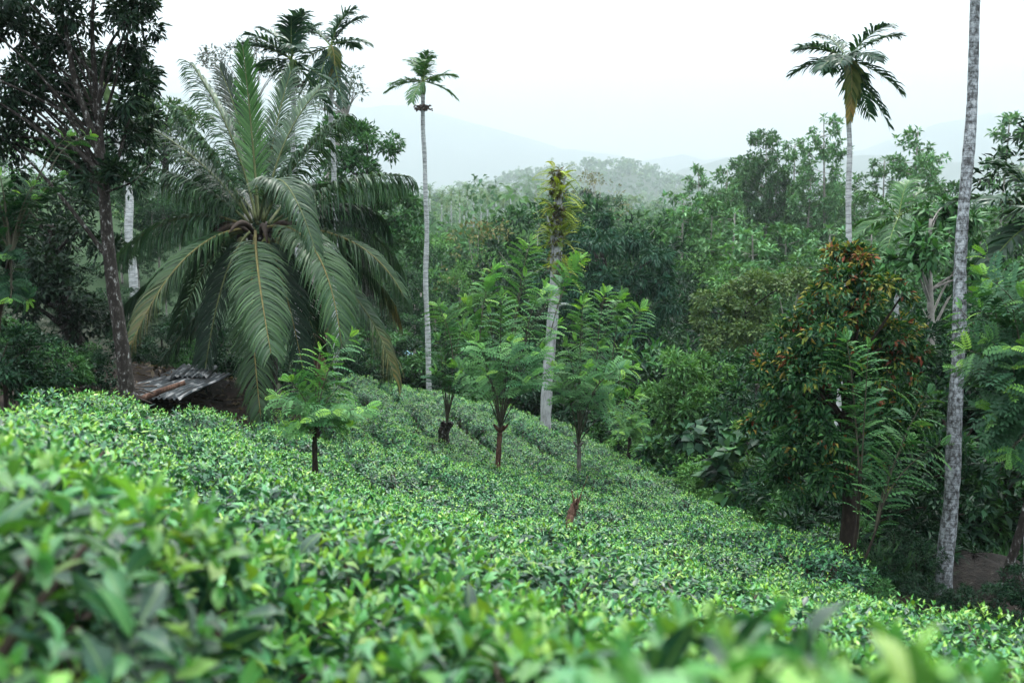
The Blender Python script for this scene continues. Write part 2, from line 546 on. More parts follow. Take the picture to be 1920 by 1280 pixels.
def ground_material():
    m, n, N, K = new_mat('earth and forest floor')
    o = N('ShaderNodeOutputMaterial'); bs = N('ShaderNodeBsdfPrincipled')
    tc = N('ShaderNodeTexCoord')
    a = N('ShaderNodeTexNoise'); a.inputs['Scale'].default_value = 3.0; a.inputs['Detail'].default_value = 9; a.inputs['Roughness'].default_value = .7
    r1 = N('ShaderNodeValToRGB')
    for e, (p, c) in zip([r1.color_ramp.elements[0], r1.color_ramp.elements[1], r1.color_ramp.elements.new(.5), r1.color_ramp.elements.new(.62)],
                         [(.3, (.007, .006, .005)), (.8, (.09, .075, .06)), (.5, (.016, .012, .009)), (.62, (.03, .021, .016))]):
        e.position = p; e.color = (*c, 1)
    b = N('ShaderNodeTexNoise'); b.inputs['Scale'].default_value = .06; b.inputs['Detail'].default_value = 10; b.inputs['Roughness'].default_value = .75
    r2 = N('ShaderNodeValToRGB')
    for e, (p, c) in zip(r2.color_ramp.elements, [(.35, (.008, .022, .011)), (.68, (.035, .07, .028))]):
        e.position = p; e.color = (*c, 1)
    K(tc.outputs['Object'], a.inputs['Vector']); K(tc.outputs['Object'], b.inputs['Vector'])
    K(a.outputs['Fac'], r1.inputs['Fac']); K(b.outputs['Fac'], r2.inputs['Fac'])
    ln = N('ShaderNodeVectorMath'); ln.operation = 'LENGTH'
    K(tc.outputs['Object'], ln.inputs[0])
    mr = N('ShaderNodeMapRange'); mr.inputs['From Min'].default_value = 22; mr.inputs['From Max'].default_value = 34
    K(ln.outputs['Value'], mr.inputs['Value'])
    mx = N('ShaderNodeMixRGB')
    K(mr.outputs['Result'], mx.inputs[0]); K(r1.outputs['Color'], mx.inputs[1]); K(r2.outputs['Color'], mx.inputs[2])
    K(mx.outputs[0], bs.inputs['Base Color'])
    bp = N('ShaderNodeBump'); bp.inputs['Strength'].default_value = .9; bp.inputs['Distance'].default_value = .06
    K(a.outputs['Fac'], bp.inputs['Height']); K(bp.outputs[0], bs.inputs['Normal'])
    bs.inputs['Roughness'].default_value = .95
    bs.inputs['Specular IOR Level'].default_value = .15
    K(bs.outputs[0], o.inputs['Surface'])
    return m

gb = Batch()
gb.add(gv, gf, (0.05, 0.04, 0.03))
g = obj('ground', gb.mesh('ground', ground_material(), smooth=True))
g['kind'] = 'structure'
g['label'] = 'brown earth of the tea slope running on into the forested valley and far hills'

# ------------------------------------------------------------------ foliage builders
def mixcol(stops, n, jit=0.12):
    """random colours between stops, one per leaf"""
    s = np.array([c for c in stops], float)
    a = s[rng.integers(len(s), size=n)]
    b = s[rng.integers(len(s), size=n)]
    t = rng.random((n, 1))
    c = a * t + b * (1 - t)
    return np.clip(c * (1 + rng.normal(0, jit, (n, 1))), .002, 1)

def clumps(b, C, O, K, ln, cols, tpl=L2, spread=.8, droop=.25, crad=.12, tint=None, upn=.7):
    """K leaves round each clump centre C with outward direction O"""
    M = len(C)
    if M == 0:
        return
    Cn = np.repeat(C, K, 0)
    On = np.repeat(O, K, 0)
    n = M * K
    rd = randdir(n)
    d = nrm(On * .7 + rd * spread + np.array([0, 0, -droop]))
    P = Cn + rd * crad * rng.random((n, 1))
    nn = nrm(On * .5 + np.array([0, 0, upn]) + rng.normal(size=(n, 3)) * .35)
    S = ln * rng.uniform(.65, 1.2, n)
    c = mixcol(cols, n)
    cl = np.repeat(1 + rng.normal(0, .13, (M, 1)), K, 0)
    c = np.clip(c * cl, .002, 1)
    if tint is not None:
        frac, tc_ = tint
        for fr, tcol in zip(frac, tc_):
            zr = (C[:, 2] - C[:, 2].min()) / np.ptp(C[:, 2])
            mk = np.repeat(rng.random(M) < fr * (.25 + 1.9 * zr ** 2), K)
            c[mk] = mixcol(tcol, int(mk.sum()))
    b.leaves(tpl, P, frames(d, nn), S, c)

def blob_centres(lobes, nsub, cper, subr=.34, lower=.35):
    """clump centres on small blobs that cover each lobe (c, r)"""
    Cs, Os, subs = [], [], []
    for c, r in lobes:
        c = np.array(c); r = np.array(r)
        n = max(5, int(nsub * (r[0] * r[2]) ** .5))
        d = randdir(n * 2)
        keep = (d[:, 2] > -.25) | (rng.random(len(d)) < lower)
        d = d[keep][:n]
        for di in d:
            sc = c + di * r * rng.uniform(.55, .92)
            sr = subr * (r[0] * r[1] * r[2]) ** (1 / 3) * rng.uniform(.65, 1.35)
            sd = nrm(randdir(cper) + .55 * di + np.array([0, 0, .35]))
            rr_ = sr * rng.uniform(.6, 1.05, (cper, 1))
            Cs.append(sc + sd * rr_ * np.array([1.15, 1.15, .8]))
            Os.append(sd)
            subs.append(sc)
    return np.concatenate(Cs), np.concatenate(Os), np.array(subs)

def pxl(px, py, D, rx, ry=None, rd=None):
    """crown lobe given in photo pixels: centre, half width, half height, half depth in px"""
    ry = rx if ry is None else ry
    rd = (rx + ry) / 2 if rd is None else rd
    k = D / F
    return at(px, py, D), (rx * k, rd * k, ry * k)

def limb(b, p0, p1, r0, r1, sag=.15, n=7, sides=6, col=(.1, .08, .06)):
    mid = (p0 + p1) / 2 + randdir(1)[0] * np.linalg.norm(p1 - p0) * .10 + np.array([0, 0, sag * np.linalg.norm(p1 - p0)])
    pts = bez(p0, mid, p1, n)
    tube(b, pts, np.linspace(r0, r1, n), sides, col, cap=False)

def crown_tree(name, label, cat, trunk, trad, lobes, nsub, cper, K, ln, cols, mat=None, bark=None, tpl=L2, droop=.25, subr=.34,
               spread=.8, crad=.12, tint=None, limbs=14, group=None, lower=.35, upn=.7, barkcol=(.1, .08, .06), joined=False):
    trunk = np.array(trunk, float)
    base = trunk[0]
    root = thing(name, label, cat, base, group)
    C, O, subs = blob_centres(lobes, nsub, cper, subr, lower)
    fb = Batch()
    clumps(fb, C, O, K, ln, cols, tpl, spread, droop, crad, tint, upn)
    line = smooth_line(trunk, 22)
    tb = Batch()
    rr_ = np.interp(np.linspace(0, 1, len(line)), np.linspace(0, 1, len(trad)), trad)
    tube(tb, line, rr_, 9, barkcol)
    t = obj('trunk', tb.mesh('trunk', bark or M_BARK_DK, base, True), root)
    lb = Batch()
    idx = rng.permutation(len(subs))[:limbs]
    for i in idx:
        s = subs[i]
        cand = np.where(line[:, 2] < s[2])[0]
        k = cand[-1] if len(cand) else len(line) // 2
        k = int(max(len(line) * .35, k - rng.integers(1, 5)))
        k = min(k, len(line) - 1)
        lb = Batch() if not joined else lb
        limb(lb, line[k], s, min(rr_[k] * .42, .09), .008 + rr_[-1] * .12)
        if not joined:
            obj('branch', lb.mesh('branch', bark or M_BARK_DK, base, True), t)
    if limbs and joined:
        lb_o = obj('branches', lb.mesh('branches', bark or M_BARK_DK, base, True), t)
        lb_o['kind'] = 'stuff'
    obj('crown', fb.mesh('crown', mat or M_LEAF, base), root)
    return root

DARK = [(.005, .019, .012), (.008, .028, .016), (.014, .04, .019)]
SHADED = [(.007, .02, .014), (.011, .03, .018), (.018, .042, .022)]  # near-black greens put the shade of the left crowns into the leaf colour
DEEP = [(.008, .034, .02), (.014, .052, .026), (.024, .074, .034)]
MID = [(.018, .068, .027), (.032, .10, .036), (.055, .14, .046)]
FRESH = [(.06, .175, .055), (.09, .225, .065), (.13, .28, .08)]
OLIVE = [(.06, .105, .035), (.09, .14, .045), (.042, .085, .038)]
LIME = [(.12, .29, .05), (.19, .36, .06), (.09, .24, .06)]

# ------------------------------------------------------------------ tea field
ROW = nrm(np.array([.36, -.93]))
NRM = np.array([-ROW[1], ROW[0]])
field_px = [(0, 715, 7.0), (110, 728, 9.0), (240, 748, 11.3), (400, 772, 13.2), (500, 785, 15.5), (560, 740, 19), (615, 705, 24), (650, 705, 26.5),
            (830, 735, 29.5), (1020, 775, 27.3), (1200, 860, 24), (1400, 945, 19), (1560, 985, 15.5), (1575, 1040, 12.5), (1570, 1070, 10.6),
            (1640, 1095, 8.3), (1800, 1140, 6.9), (1920, 1150, 6.2), (2050, 1160, 5.6)]
poly = [tuple(at(*p)[:2]) for p in field_px] + [(3.6, 3.5), (2.4, .4), (-2.4, .4), (-4.2, 3.0)]

def inside(x, y):
    c = False
    n = len(poly)
    for i in range(n):
        x1, y1 = poly[i]; x2, y2 = poly[(i + 1) % n]
        if (y1 > y) != (y2 > y) and x < (x2 - x1) * (y - y1) / (y2 - y1) + x1:
            c = not c
    return c

def bush_points(n, R, h, seed, side=.32, dome=.07):
    """points, outward normals on a flat topped tea bush"""
    ns = int(n * side)
    nt_ = n - ns
    a = rng.random(nt_) * 2 * np.pi
    rho = np.sqrt(rng.random(nt_)) * R
    ph = rng.random(4) * 6
    h = h - .11
    lump = .045 * np.sin(5 * rho / R * np.cos(a) + ph[0]) * np.cos(4.3 * rho / R * np.sin(a) + ph[1]) + .03 * np.sin(9 * rho * np.cos(a) + ph[2])
    z = h * (1 - dome * (rho / R) ** 2 - .16 * (rho / R) ** 4) + lump
    top = np.stack([rho * np.cos(a), rho * np.sin(a), z], -1)
    tn = nrm(np.stack([np.cos(a) * (rho / R) ** 3 * .7, np.sin(a) * (rho / R) ** 3 * .7, np.ones(nt_)], -1))
    a = rng.random(ns) * 2 * np.pi
    t = rng.random(ns) ** .8
    rr_ = R * (1.0 - .38 * t ** 2)
    sd = np.stack([rr_ * np.cos(a), rr_ * np.sin(a), h * (.88 - .62 * t)], -1)
    sn = nrm(np.stack([np.cos(a), np.sin(a), .5 + 0 * a], -1))
    return np.concatenate([top, sd]), np.concatenate([tn, sn])

TEA_MAT = [(.009, .042, .026), (.018, .08, .044), (.042, .165, .072), (.013, .06, .033)]
TEA_YNG = [(.08, .28, .065), (.12, .34, .06), (.24, .42, .05), (.06, .24, .075)]

def tea_leaf_set(n_mat, n_shoot, R, h, ln, seed):
    """arrays of position, frame, size, colour, youth"""
    # leaves sit in whorls round woody shoots, with pits between them
    KW = 7
    P, Nn = bush_points(n_mat // KW, R, h, seed)
    dep = rng.exponential(.055, (len(P), 1)) - .015
    ax = nrm(Nn + rng.normal(size=P.shape) * .25)
    P = P - Nn * dep
    M_ = len(P)
    P = np.repeat(P, KW, 0); Nn = np.repeat(Nn, KW, 0); ax = np.repeat(ax, KW, 0)
    kk = np.tile(np.arange(KW), M_)
    aa = np.repeat(rng.random(M_) * 6.28, KW) + kk * 2.4
    e1 = nrm(np.cross(ax, np.array([.3, .9, .2]))); e2 = np.cross(ax, e1)
    tang = e1 * np.cos(aa)[:, None] + e2 * np.sin(aa)[:, None]
    P = P + ax * ((kk - KW) * .012)[:, None]
    d = nrm(tang + ax * (-.25 + .16 * kk[:, None]) + rng.normal(size=P.shape) * .22)
    nn = nrm(Nn + rng.normal(size=P.shape) * .35)
    S = ln * rng.uniform(.7, 1.35, len(P))
    C = mixcol(TEA_MAT, len(P), .15)
    mid = rng.random(len(P)) < .22
    C[mid] = mixcol([(.055, .22, .085), (.085, .28, .09)], int(mid.sum()))
    Y_ = np.zeros(len(P))
    # upright shoots: two or three leaves and a bud
    Q, Qn = bush_points(n_shoot, R * .97, h + .01, seed + 5, side=.16)
    up = nrm(Qn + rng.normal(size=Q.shape) * .22 + np.array([0, 0, .3]))
    ps, ds, ns_, ss, cs = [], [], [], [], []
    az = rng.random(n_shoot) * 6.28
    for k in range(4):
        a = az + k * 2.4
        sd = np.stack([np.cos(a), np.sin(a), 0 * a], -1)
        sd = nrm(sd - up * (sd * up).sum(-1, keepdims=True))
        lift = [.0, .018, .036, .05][k] * ln / .075
        tilt = [.35, .8, 1.5, 4.0][k]
        ps.append(Q + up * lift)
        dd = nrm(sd + up * tilt + rng.normal(size=Q.shape) * .15)
        ds.append(dd)
        ns_.append(nrm(up - sd * .3 * (k + 1)))
        ss.append(ln * [.95, .78, .55, .42][k] * rng.uniform(.8, 1.2, n_shoot))
        cs.append(mixcol(TEA_YNG, n_shoot, .12) * [.62, .85, 1.0, 1.1][k])
    P = np.concatenate([P] + ps); d = np.concatenate([d] + ds); nn = np.concatenate([nn] + ns_)
    S = np.concatenate([S] + ss); C = np.concatenate([C] + cs); Y_ = np.concatenate([Y_, np.ones(n_shoot * 4)])
    return P, frames(d, nn), S, C, Y_

def tea_stems(h):
    b = Batch()
    for i in range(7):
        a = i * 2.4 + rng.random()
        tip = np.array([math.cos(a) * .34, math.sin(a) * .34, h * .82])
        pts = bez(np.array([math.cos(a) * .05, math.sin(a) * .05, -.12]), np.array([math.cos(a) * .1, math.sin(a) * .1, h * .4]), tip, 5)
        tube(b, pts, np.linspace(.022, .007, 5), 5, (.09, .07, .055), cap=False)
    return b

tea_vars = []
for k in range(7):
    P, R_, S, C, _ = tea_leaf_set(2250, 170, .64, TEA_H, .067, k)
    b = Batch()
    b.leaves(L4, P, R_, S, C)
    tea_vars.append((b.mesh('tea_foliage', M_TEA), tea_stems(TEA_H).mesh('tea_stem', M_WOOD)))

LF = [leaf_fine(.40, .05, .10, .0), leaf_fine(.44, .09, .22, .15), leaf_fine(.36, .12, .05, .25), leaf_fine(.46, .03, .3, -.2), leaf_fine(.34, .16, .15, .1)]
leaf_meshes = []
for k in range(22):
    young = k >= 12
    b = Batch()
    c = mixcol(TEA_YNG if young else TEA_MAT, 1, .2)
    b.leaves(LF[k % 5], np.zeros((1, 3)), np.eye(3)[None], np.ones(1), c)
    leaf_meshes.append(b.mesh('tea_leaf', M_TEA_NEAR, smooth=True))

def tilt_to(nv, ang):
    z = Vector(nv).normalized()
    q = Vector((0, 0, 1)).rotation_difference(z)
    return (q.to_matrix() @ Matrix.Rotation(ang, 3, 'Z')).to_4x4()

TEA_MARKS = [(n_, *at(a, b_, c)[:2]) for n_, a, b_, c in [('the splintered stump', 1062, 1000, 8.9), ('the reddish forked shade tree', 930, 850, 18), ('the dark stumped shade tree', 832, 820, 20),
             ('the grey stemmed shade tree', 1086, 870, 19), ('the young shade tree', 588, 880, 10.4), ('the dead white trunk', 1022, 775, 25.5), ('the lichened tree', 242, 745, 11.6), ('the slender areca palm', 803, 725, 29.5)]]
tea_spots = []
for i in range(-40, 41):
    for j in range(-40, 41):
        p = np.array([0, 12.0]) + NRM * (i * 1.18 + .1 * math.sin(j * .31 + i)) + ROW * (j * .93 + (i % 2) * .45) + rng.normal(0, .045, 2)
        if inside(*p):
            tea_spots.append(p)
tea_spots.sort(key=lambda p: p[1] ** 2 + p[0] ** 2)
n_near = 0
for p in tea_spots:
    x, y = p
    D = math.hypot(x, y)
    # leave out bushes the picture shows nothing of
    if abs(x) > .56 * y + 1.0:
        continue
    z = ground(x, y)
    e = .4
    nv = (-(ground(x + e, y) - ground(x - e, y)) / (2 * e), -(ground(x, y + e) - ground(x, y - e)) / (2 * e), 1.0)
    near = D < 3.7 and abs(x) < .54 * y + .7
    ang = math.atan2(ROW[1], ROW[0]) + (math.pi if rng.random() < .5 else 0) + rng.normal(0, .1)
    Mw = Matrix.Translation((x, y, z)) @ tilt_to(nv, ang)
    sc = rng.uniform(.96, 1.08)
    Mw = Mw @ Matrix.Diagonal((sc, sc * (1.0 if y < 8 else (.9 if y < 13 else .72)), rng.uniform(.90, 1.05), 1))
    mark = min(TEA_MARKS, key=lambda t: math.hypot(t[1] - x, t[2] - y))
    if math.hypot(mark[1] - x, mark[2] - y) < 1.15:
        lab, grp = 'glossy flat topped tea bush growing against ' + mark[0], 'tea bushes round ' + mark[0]
    elif y > 17:
        lab, grp = 'small tea bush in the separate contour rows on the far ridge', 'tea bushes in rows on the far ridge'
    else:
        lab, grp = 'flat topped tea bush with glossy dark leaves and lime shoots on the middle slope', 'tea bushes on the middle slope'
    root = thing('tea_bush', lab, 'tea bush', (x, y, z), grp)
    root.matrix_world = Mw
    if not near:
        fm, sm = tea_vars[rng.integers(len(tea_vars))]
        f = obj('foliage', fm, root)
        f['kind'] = 'stuff'
        obj('stem', sm, root)
        continue
    n_near += 1
    root['label'] = 'tea bush with big single leaves and fresh shoots, blurred close to the viewer'
    root['group'] = 'tea bushes close to the viewer'
    P, R_, S, C, Yg = tea_leaf_set(1200, 150, .68, TEA_H, .080, 50 + n_near)
    S = S * (1 + .12 * rng.random(len(S)))
    M3 = np.array(Mw.to_3x3()); t3 = np.array(Mw.translation)
    Wp = P @ M3.T + t3
    dist = np.linalg.norm(Wp, axis=1)
    inv = np.abs(Wp[:, 0]) < .55 * Wp[:, 1] + .05
    free = dist > .62
    score = S / dist + .06 * (P[:, 2] / TEA_H) - (~inv) * 10 - (P[:, 2] < TEA_H * .86) * 10
    score[~free] = -99
    pick = np.argsort(-score)[:(170 if D < 2.6 else 90)]
    pick = pick[score[pick] > -5]
    rest = np.ones(len(P), bool); rest[pick] = False; rest &= free
    b = Batch()
    for q in range(5):
        mk = rest & (np.arange(len(P)) % 5 == q)
        b.leaves(LF[q], P[mk], R_[mk], S[mk], C[mk])
    f = obj('foliage', b.mesh('tea_foliage_near', M_TEA_NEAR, smooth=True), root)
    f['kind'] = 'stuff'
    obj('stem', tea_stems(TEA_H).mesh('tea_stem', M_WOOD), root)
    for q in pick:
        me = leaf_meshes[rng.integers(12, 22)] if Yg[q] > .5 else leaf_meshes[rng.integers(0, 12)]
        lo = bpy.data.objects.new('leaf', me)
        COL.objects.link(lo)
        lo.parent = root
        m4 = np.eye(4)
        m4[:3, :3] = R_[q] * S[q]
        m4[:3, 3] = P[q]
        lo.matrix_basis = Matrix(m4.tolist())
print('tea bushes', len(tea_spots), 'near', n_near)

# ------------------------------------------------------------------ palms
def frond_arrays(p0, p1, p2, n, leaf_len, leaf_w, droop, cols, start=.14, fwd=.6, lift=.25, side=None, tipcol=None, nseg=3, keel=.35, jit=.09):
    """rachis points and leaflet strips of a feather palm frond"""
    m = 26
    line = bez(p0, p1, p2, m)
    T = np.linspace(0, 1, m)
    tan = nrm(np.gradient(line, axis=0))
    hd = (p2 - p0) * np.array([1, 1, 0])
    if side is None:
        side = nrm(np.array([-hd[1], hd[0], 0]))
    ts = np.linspace(start, .995, n)
    res = []
    for s in (-1, 1):
        jt = np.clip(ts + rng.normal(0, .004, n), start, 1)
        pos = np.stack([np.interp(jt, T, line[:, k]) for k in range(3)], -1)
        tg = nrm(np.stack([np.interp(jt, T, tan[:, k]) for k in range(3)], -1))
        sd = nrm(np.cross(tg, np.cross(side[None], tg)))
        up = nrm(np.cross(sd, tg))
        up = np.where(up[:, 2:3] < 0, -up, up)
        prof = np.interp((jt - start) / (1 - start), [0, .12, .4, .75, 1], [.55, .85, 1.0, .78, .42])
        L = leaf_len * prof * rng.uniform(.8, 1.12, n)
        L = np.where(rng.random(n) < .05, L * .35, L)
        ff = fwd * (0.75 + .9 * jt)
        d = nrm(s * sd + tg * ff[:, None] + up * lift + rng.normal(0, jit, (n, 3)))
        pts = [pos]
        cur = pos; dd = d
        for k in range(nseg):
            cur = cur + dd * (L / nseg)[:, None]
            pts.append(cur)
            dd = nrm(dd + np.array([0, 0, -1.0]) * droop * (1.0 + .5 * k) * rng.uniform(.7, 1.3, (n, 1)))
        wn = nrm(up * (1 - keel) + sd * s * -keel + rng.normal(0, .12, (n, 3)))
        strips = []
        wp = np.interp(np.arange(nseg + 1) / nseg, [0, .3, .7, 1], [.55, 1, .8, .08])
        for k in range(nseg + 1):
            a = pts[min(k + 1, nseg)] - pts[max(k - 1, 0)]
            wd = nrm(np.cross(a, wn)) * (leaf_w * .5 * wp[k])
            strips.append(pts[k] - wd); strips.append(pts[k] + wd)
        V = np.stack(strips, 1)                       # (n, 2*(nseg+1), 3)
        c = mixcol(cols, n, .1)
        if tipcol is not None:
            k = sstep(.5, 1.0, jt)[:, None] * rng.uniform(0, 1, (n, 1)) * .8
            c = c * (1 - k) + mixcol(tipcol, n) * k
        res.append((V, c))
    f = []
    for k in range(nseg):
        a = 2 * k
        f += [(a, a + 1, a + 3), (a, a + 3, a + 2)]
    return line, res, np.array(f)

def add_frond(root, origin, args, rcol, r0, mat, singles=False, name='frond', label=None):
    line, res, f = args
    rb = Batch()
    tube(rb, line, np.linspace(r0, r0 * .18, len(line)), 6, rcol)
    fr = obj(name, rb.mesh('rachis', M_WOOD, origin, True), root)
    if label:
        fr['label'] = label
    if singles:
        for V, c in res:
            for k in range(len(V)):
                lb = Batch(); lb.add(V[k], f, c[k])
                obj('leaflet', lb.mesh('leaflet', mat, origin), fr)
    else:
        lb = Batch()
        for V, c in res:
            n, m, _ = V.shape
            lb.add(V.reshape(-1, 3), (f[None] + (np.arange(n) * m)[:, None, None]).reshape(-1, 3), np.repeat(c, m, 0))
        lo = obj('leaflets', lb.mesh('leaflets', mat, origin), fr)
        lo['kind'] = 'stuff'
    return fr

# ---- the coconut palm
CD = 18.0
cb = on_ground(482, CD)
cocc = at(486, 428, CD)
coco = thing('coconut_palm', 'big young coconut palm with long drooping fronds beside the iron sheets', 'palm tree', cb)
tb = Batch()
tl = smooth_line([cb + np.array([0, 0, -.2]), cb * .5 + cocc * .5 + np.array([.08, 0, 0]), cocc - np.array([0, 0, .1])], 30)
tube(tb, tl, np.linspace(.30, .2, len(tl)) * (1 + .06 * (np.arange(len(tl)) % 2)), 12, (.1, .08, .06))
obj('trunk', tb.mesh('trunk', M_BARK_DK, cb, True), coco)
CG = [(.020, .054, .028), (.032, .078, .036), (.046, .098, .04), (.024, .062, .036)]
CGD = [(.009, .026, .016), (.014, .036, .02)]  # darker frond greens carry the shade in the gaps between fronds
CGY = [(.035, .10, .03), (.05, .13, .035)]
BRN = [(.24, .17, .07), (.16, .10, .05), (.3, .24, .08)]
#        ctrl px      tip px     depth ctrl/tip  droop leaflen  cols  tip  rachis
fr_list = [
    ((474, 250), (455, 88), .6, .3, .10, .62, CGY, None), ((448, 250), (362, 124), .4, .5, .22, .75, CG, None),
    ((462, 240), (412, 128), 1.2, 1.6, .2, .7, CGD, None), ((505, 260), (545, 135), 1.2, 1.8, .25, .75, CG, None),
    ((540, 300), (645, 218), -.3, -.6, .3, .85, CG, None), ((520, 250), (600, 165), .8, 1.4, .28, .8, CG, None),
    ((405, 285), (332, 206), -.3, -.4, .34, .85, CG, None), ((395, 300), (262, 228), 1.0, 1.6, .34, .8, CGD, None),
    ((385, 335), (252, 306), -.2, -.3, .4, .9, CG, None), ((330, 365), (214, 486), -.3, -.5, .42, 1.0, CG, None),
    ((335, 440), (246, 645), -1.3, -2.0, .34, .95, CG, BRN), ((330, 470), (222, 600), .5, .4, .4, .95, CGD, None),
    ((405, 490), (376, 765), -.9, -1.4, .3, .8, CGD, None), ((478, 500), (508, 662), -2.2, -3.3, .22, .92, CG, None),
    ((462, 560), (490, 790), -1.6, -2.5, .2, .85, CG, None), ((530, 490), (574, 722), -1.0, -1.3, .26, .85, CGD, None),
    ((612, 405), (640, 645), -1.8, -2.6, .3, 1.0, CG, None), ((690, 420), (757, 556), -.6, -.8, .4, 1.0, CG, None),
    ((650, 310), (766, 332), -.2, -.3, .42, .95, CG, None), ((675, 345), (724, 428), .5, .7, .42, .9, CGD, None),
    ((690, 385), (752, 505), .4, .4, .42, .95, CG, None), ((515, 235), (592, 470), -1.4, -2.4, .34, .8, CG, None),
    ((705, 545), (738, 708), -.6, -.9, .36, .9, CG, BRN), ((690, 480), (742, 596), 1.0, 1.2, .4, .9, CGD, BRN),
    ((430, 520), (262, 725), .3, -.6, .32, .85, CGD, None), ((560, 520), (600, 660), 1.5, 2.2, .3, .8, CGD, None),
    ((440, 330), (380, 330), 2.2, 3.2, .35, .9, CGD, None), ((560, 330), (640, 350), 2.0, 3.0, .35, .9, CGD, None),
    ((430, 300), (470, 500), -1.0, -1.5, .35, .7, CGD, None) if False else ((400, 430), (330, 620), 1.5, 2.2, .35, .9, CGD, None),
]
for i, (c1, c2, d1, d2, dr, ll, cols, tipc) in enumerate(fr_list):
    p0 = cocc + np.array([(c1[0] - 486) * .0016, d1 * .1, (428 - c1[1]) * .0008])
    p1 = at(c1[0], c1[1], CD + d1)
    p2 = at(c2[0], c2[1], CD + d2)
    sd = None
    if i in (0, 2, 3):
        sd = np.array([1.0, .15, 0])
    upright = i < 4
    single = i in (13,)
    if i in (10, 13, 14, 16, 17):
        cols = [(.028, .072, .027), (.042, .094, .033), (.022, .058, .028)]
    lateral = sd is None and abs(p2[0] - p0[0]) > 1.3 * abs(p2[1] - p0[1])
    arr = frond_arrays(p0, p1, p2, 136, ll * (1.1 if lateral else .84), .027, dr * (1.9 if lateral else .8), cols, fwd=(.6 if lateral else .85) if not upright else 1.3, lift=.1 if lateral else .25, side=sd, tipcol=tipc, start=.14, nseg=4)
    add_frond(coco, cb, arr, (.13, .115, .04) if i in (10, 13, 14, 15, 16, 17, 9) else (.09, .11, .045), .03, M_PALM, singles=single)
# crown heart: fibre, dry spathes, young nuts
for k in range(9):
    a = k * .7 + .2
    d = np.array([math.cos(a), math.sin(a), 0])
    hb = Batch()
    pts = bez(cocc + d * .12 - np.array([0, 0, .15]), cocc + d * .5 + np.array([0, 0, .30]), cocc + d * .95 + np.array([0, 0, -.1 - .2 * (k % 2)]), 8)
    tube(hb, pts, [.03, .04, .05, .055, .055, .045, .03, .008], 6, (.035, .024, .018))
    obj('spathe', hb.mesh('spathe', M_WOOD, cb, True), coco)
for k in range(8):
    a = k * .8 + .5
    c = cocc + np.array([math.cos(a) * .36, math.sin(a) * .36, -.28 - .08 * (k % 3)])
    nb = Batch()
    tube(nb, [c + np.array([0, 0, z]) for z in (.13, .11, .06, 0, -.06, -.11, -.13)], [.01, .05, .085, .095, .085, .05, .01], 8, (.10, .12, .04))
    obj('coconut', nb.mesh('coconut', M_WOOD, cb, True), coco)

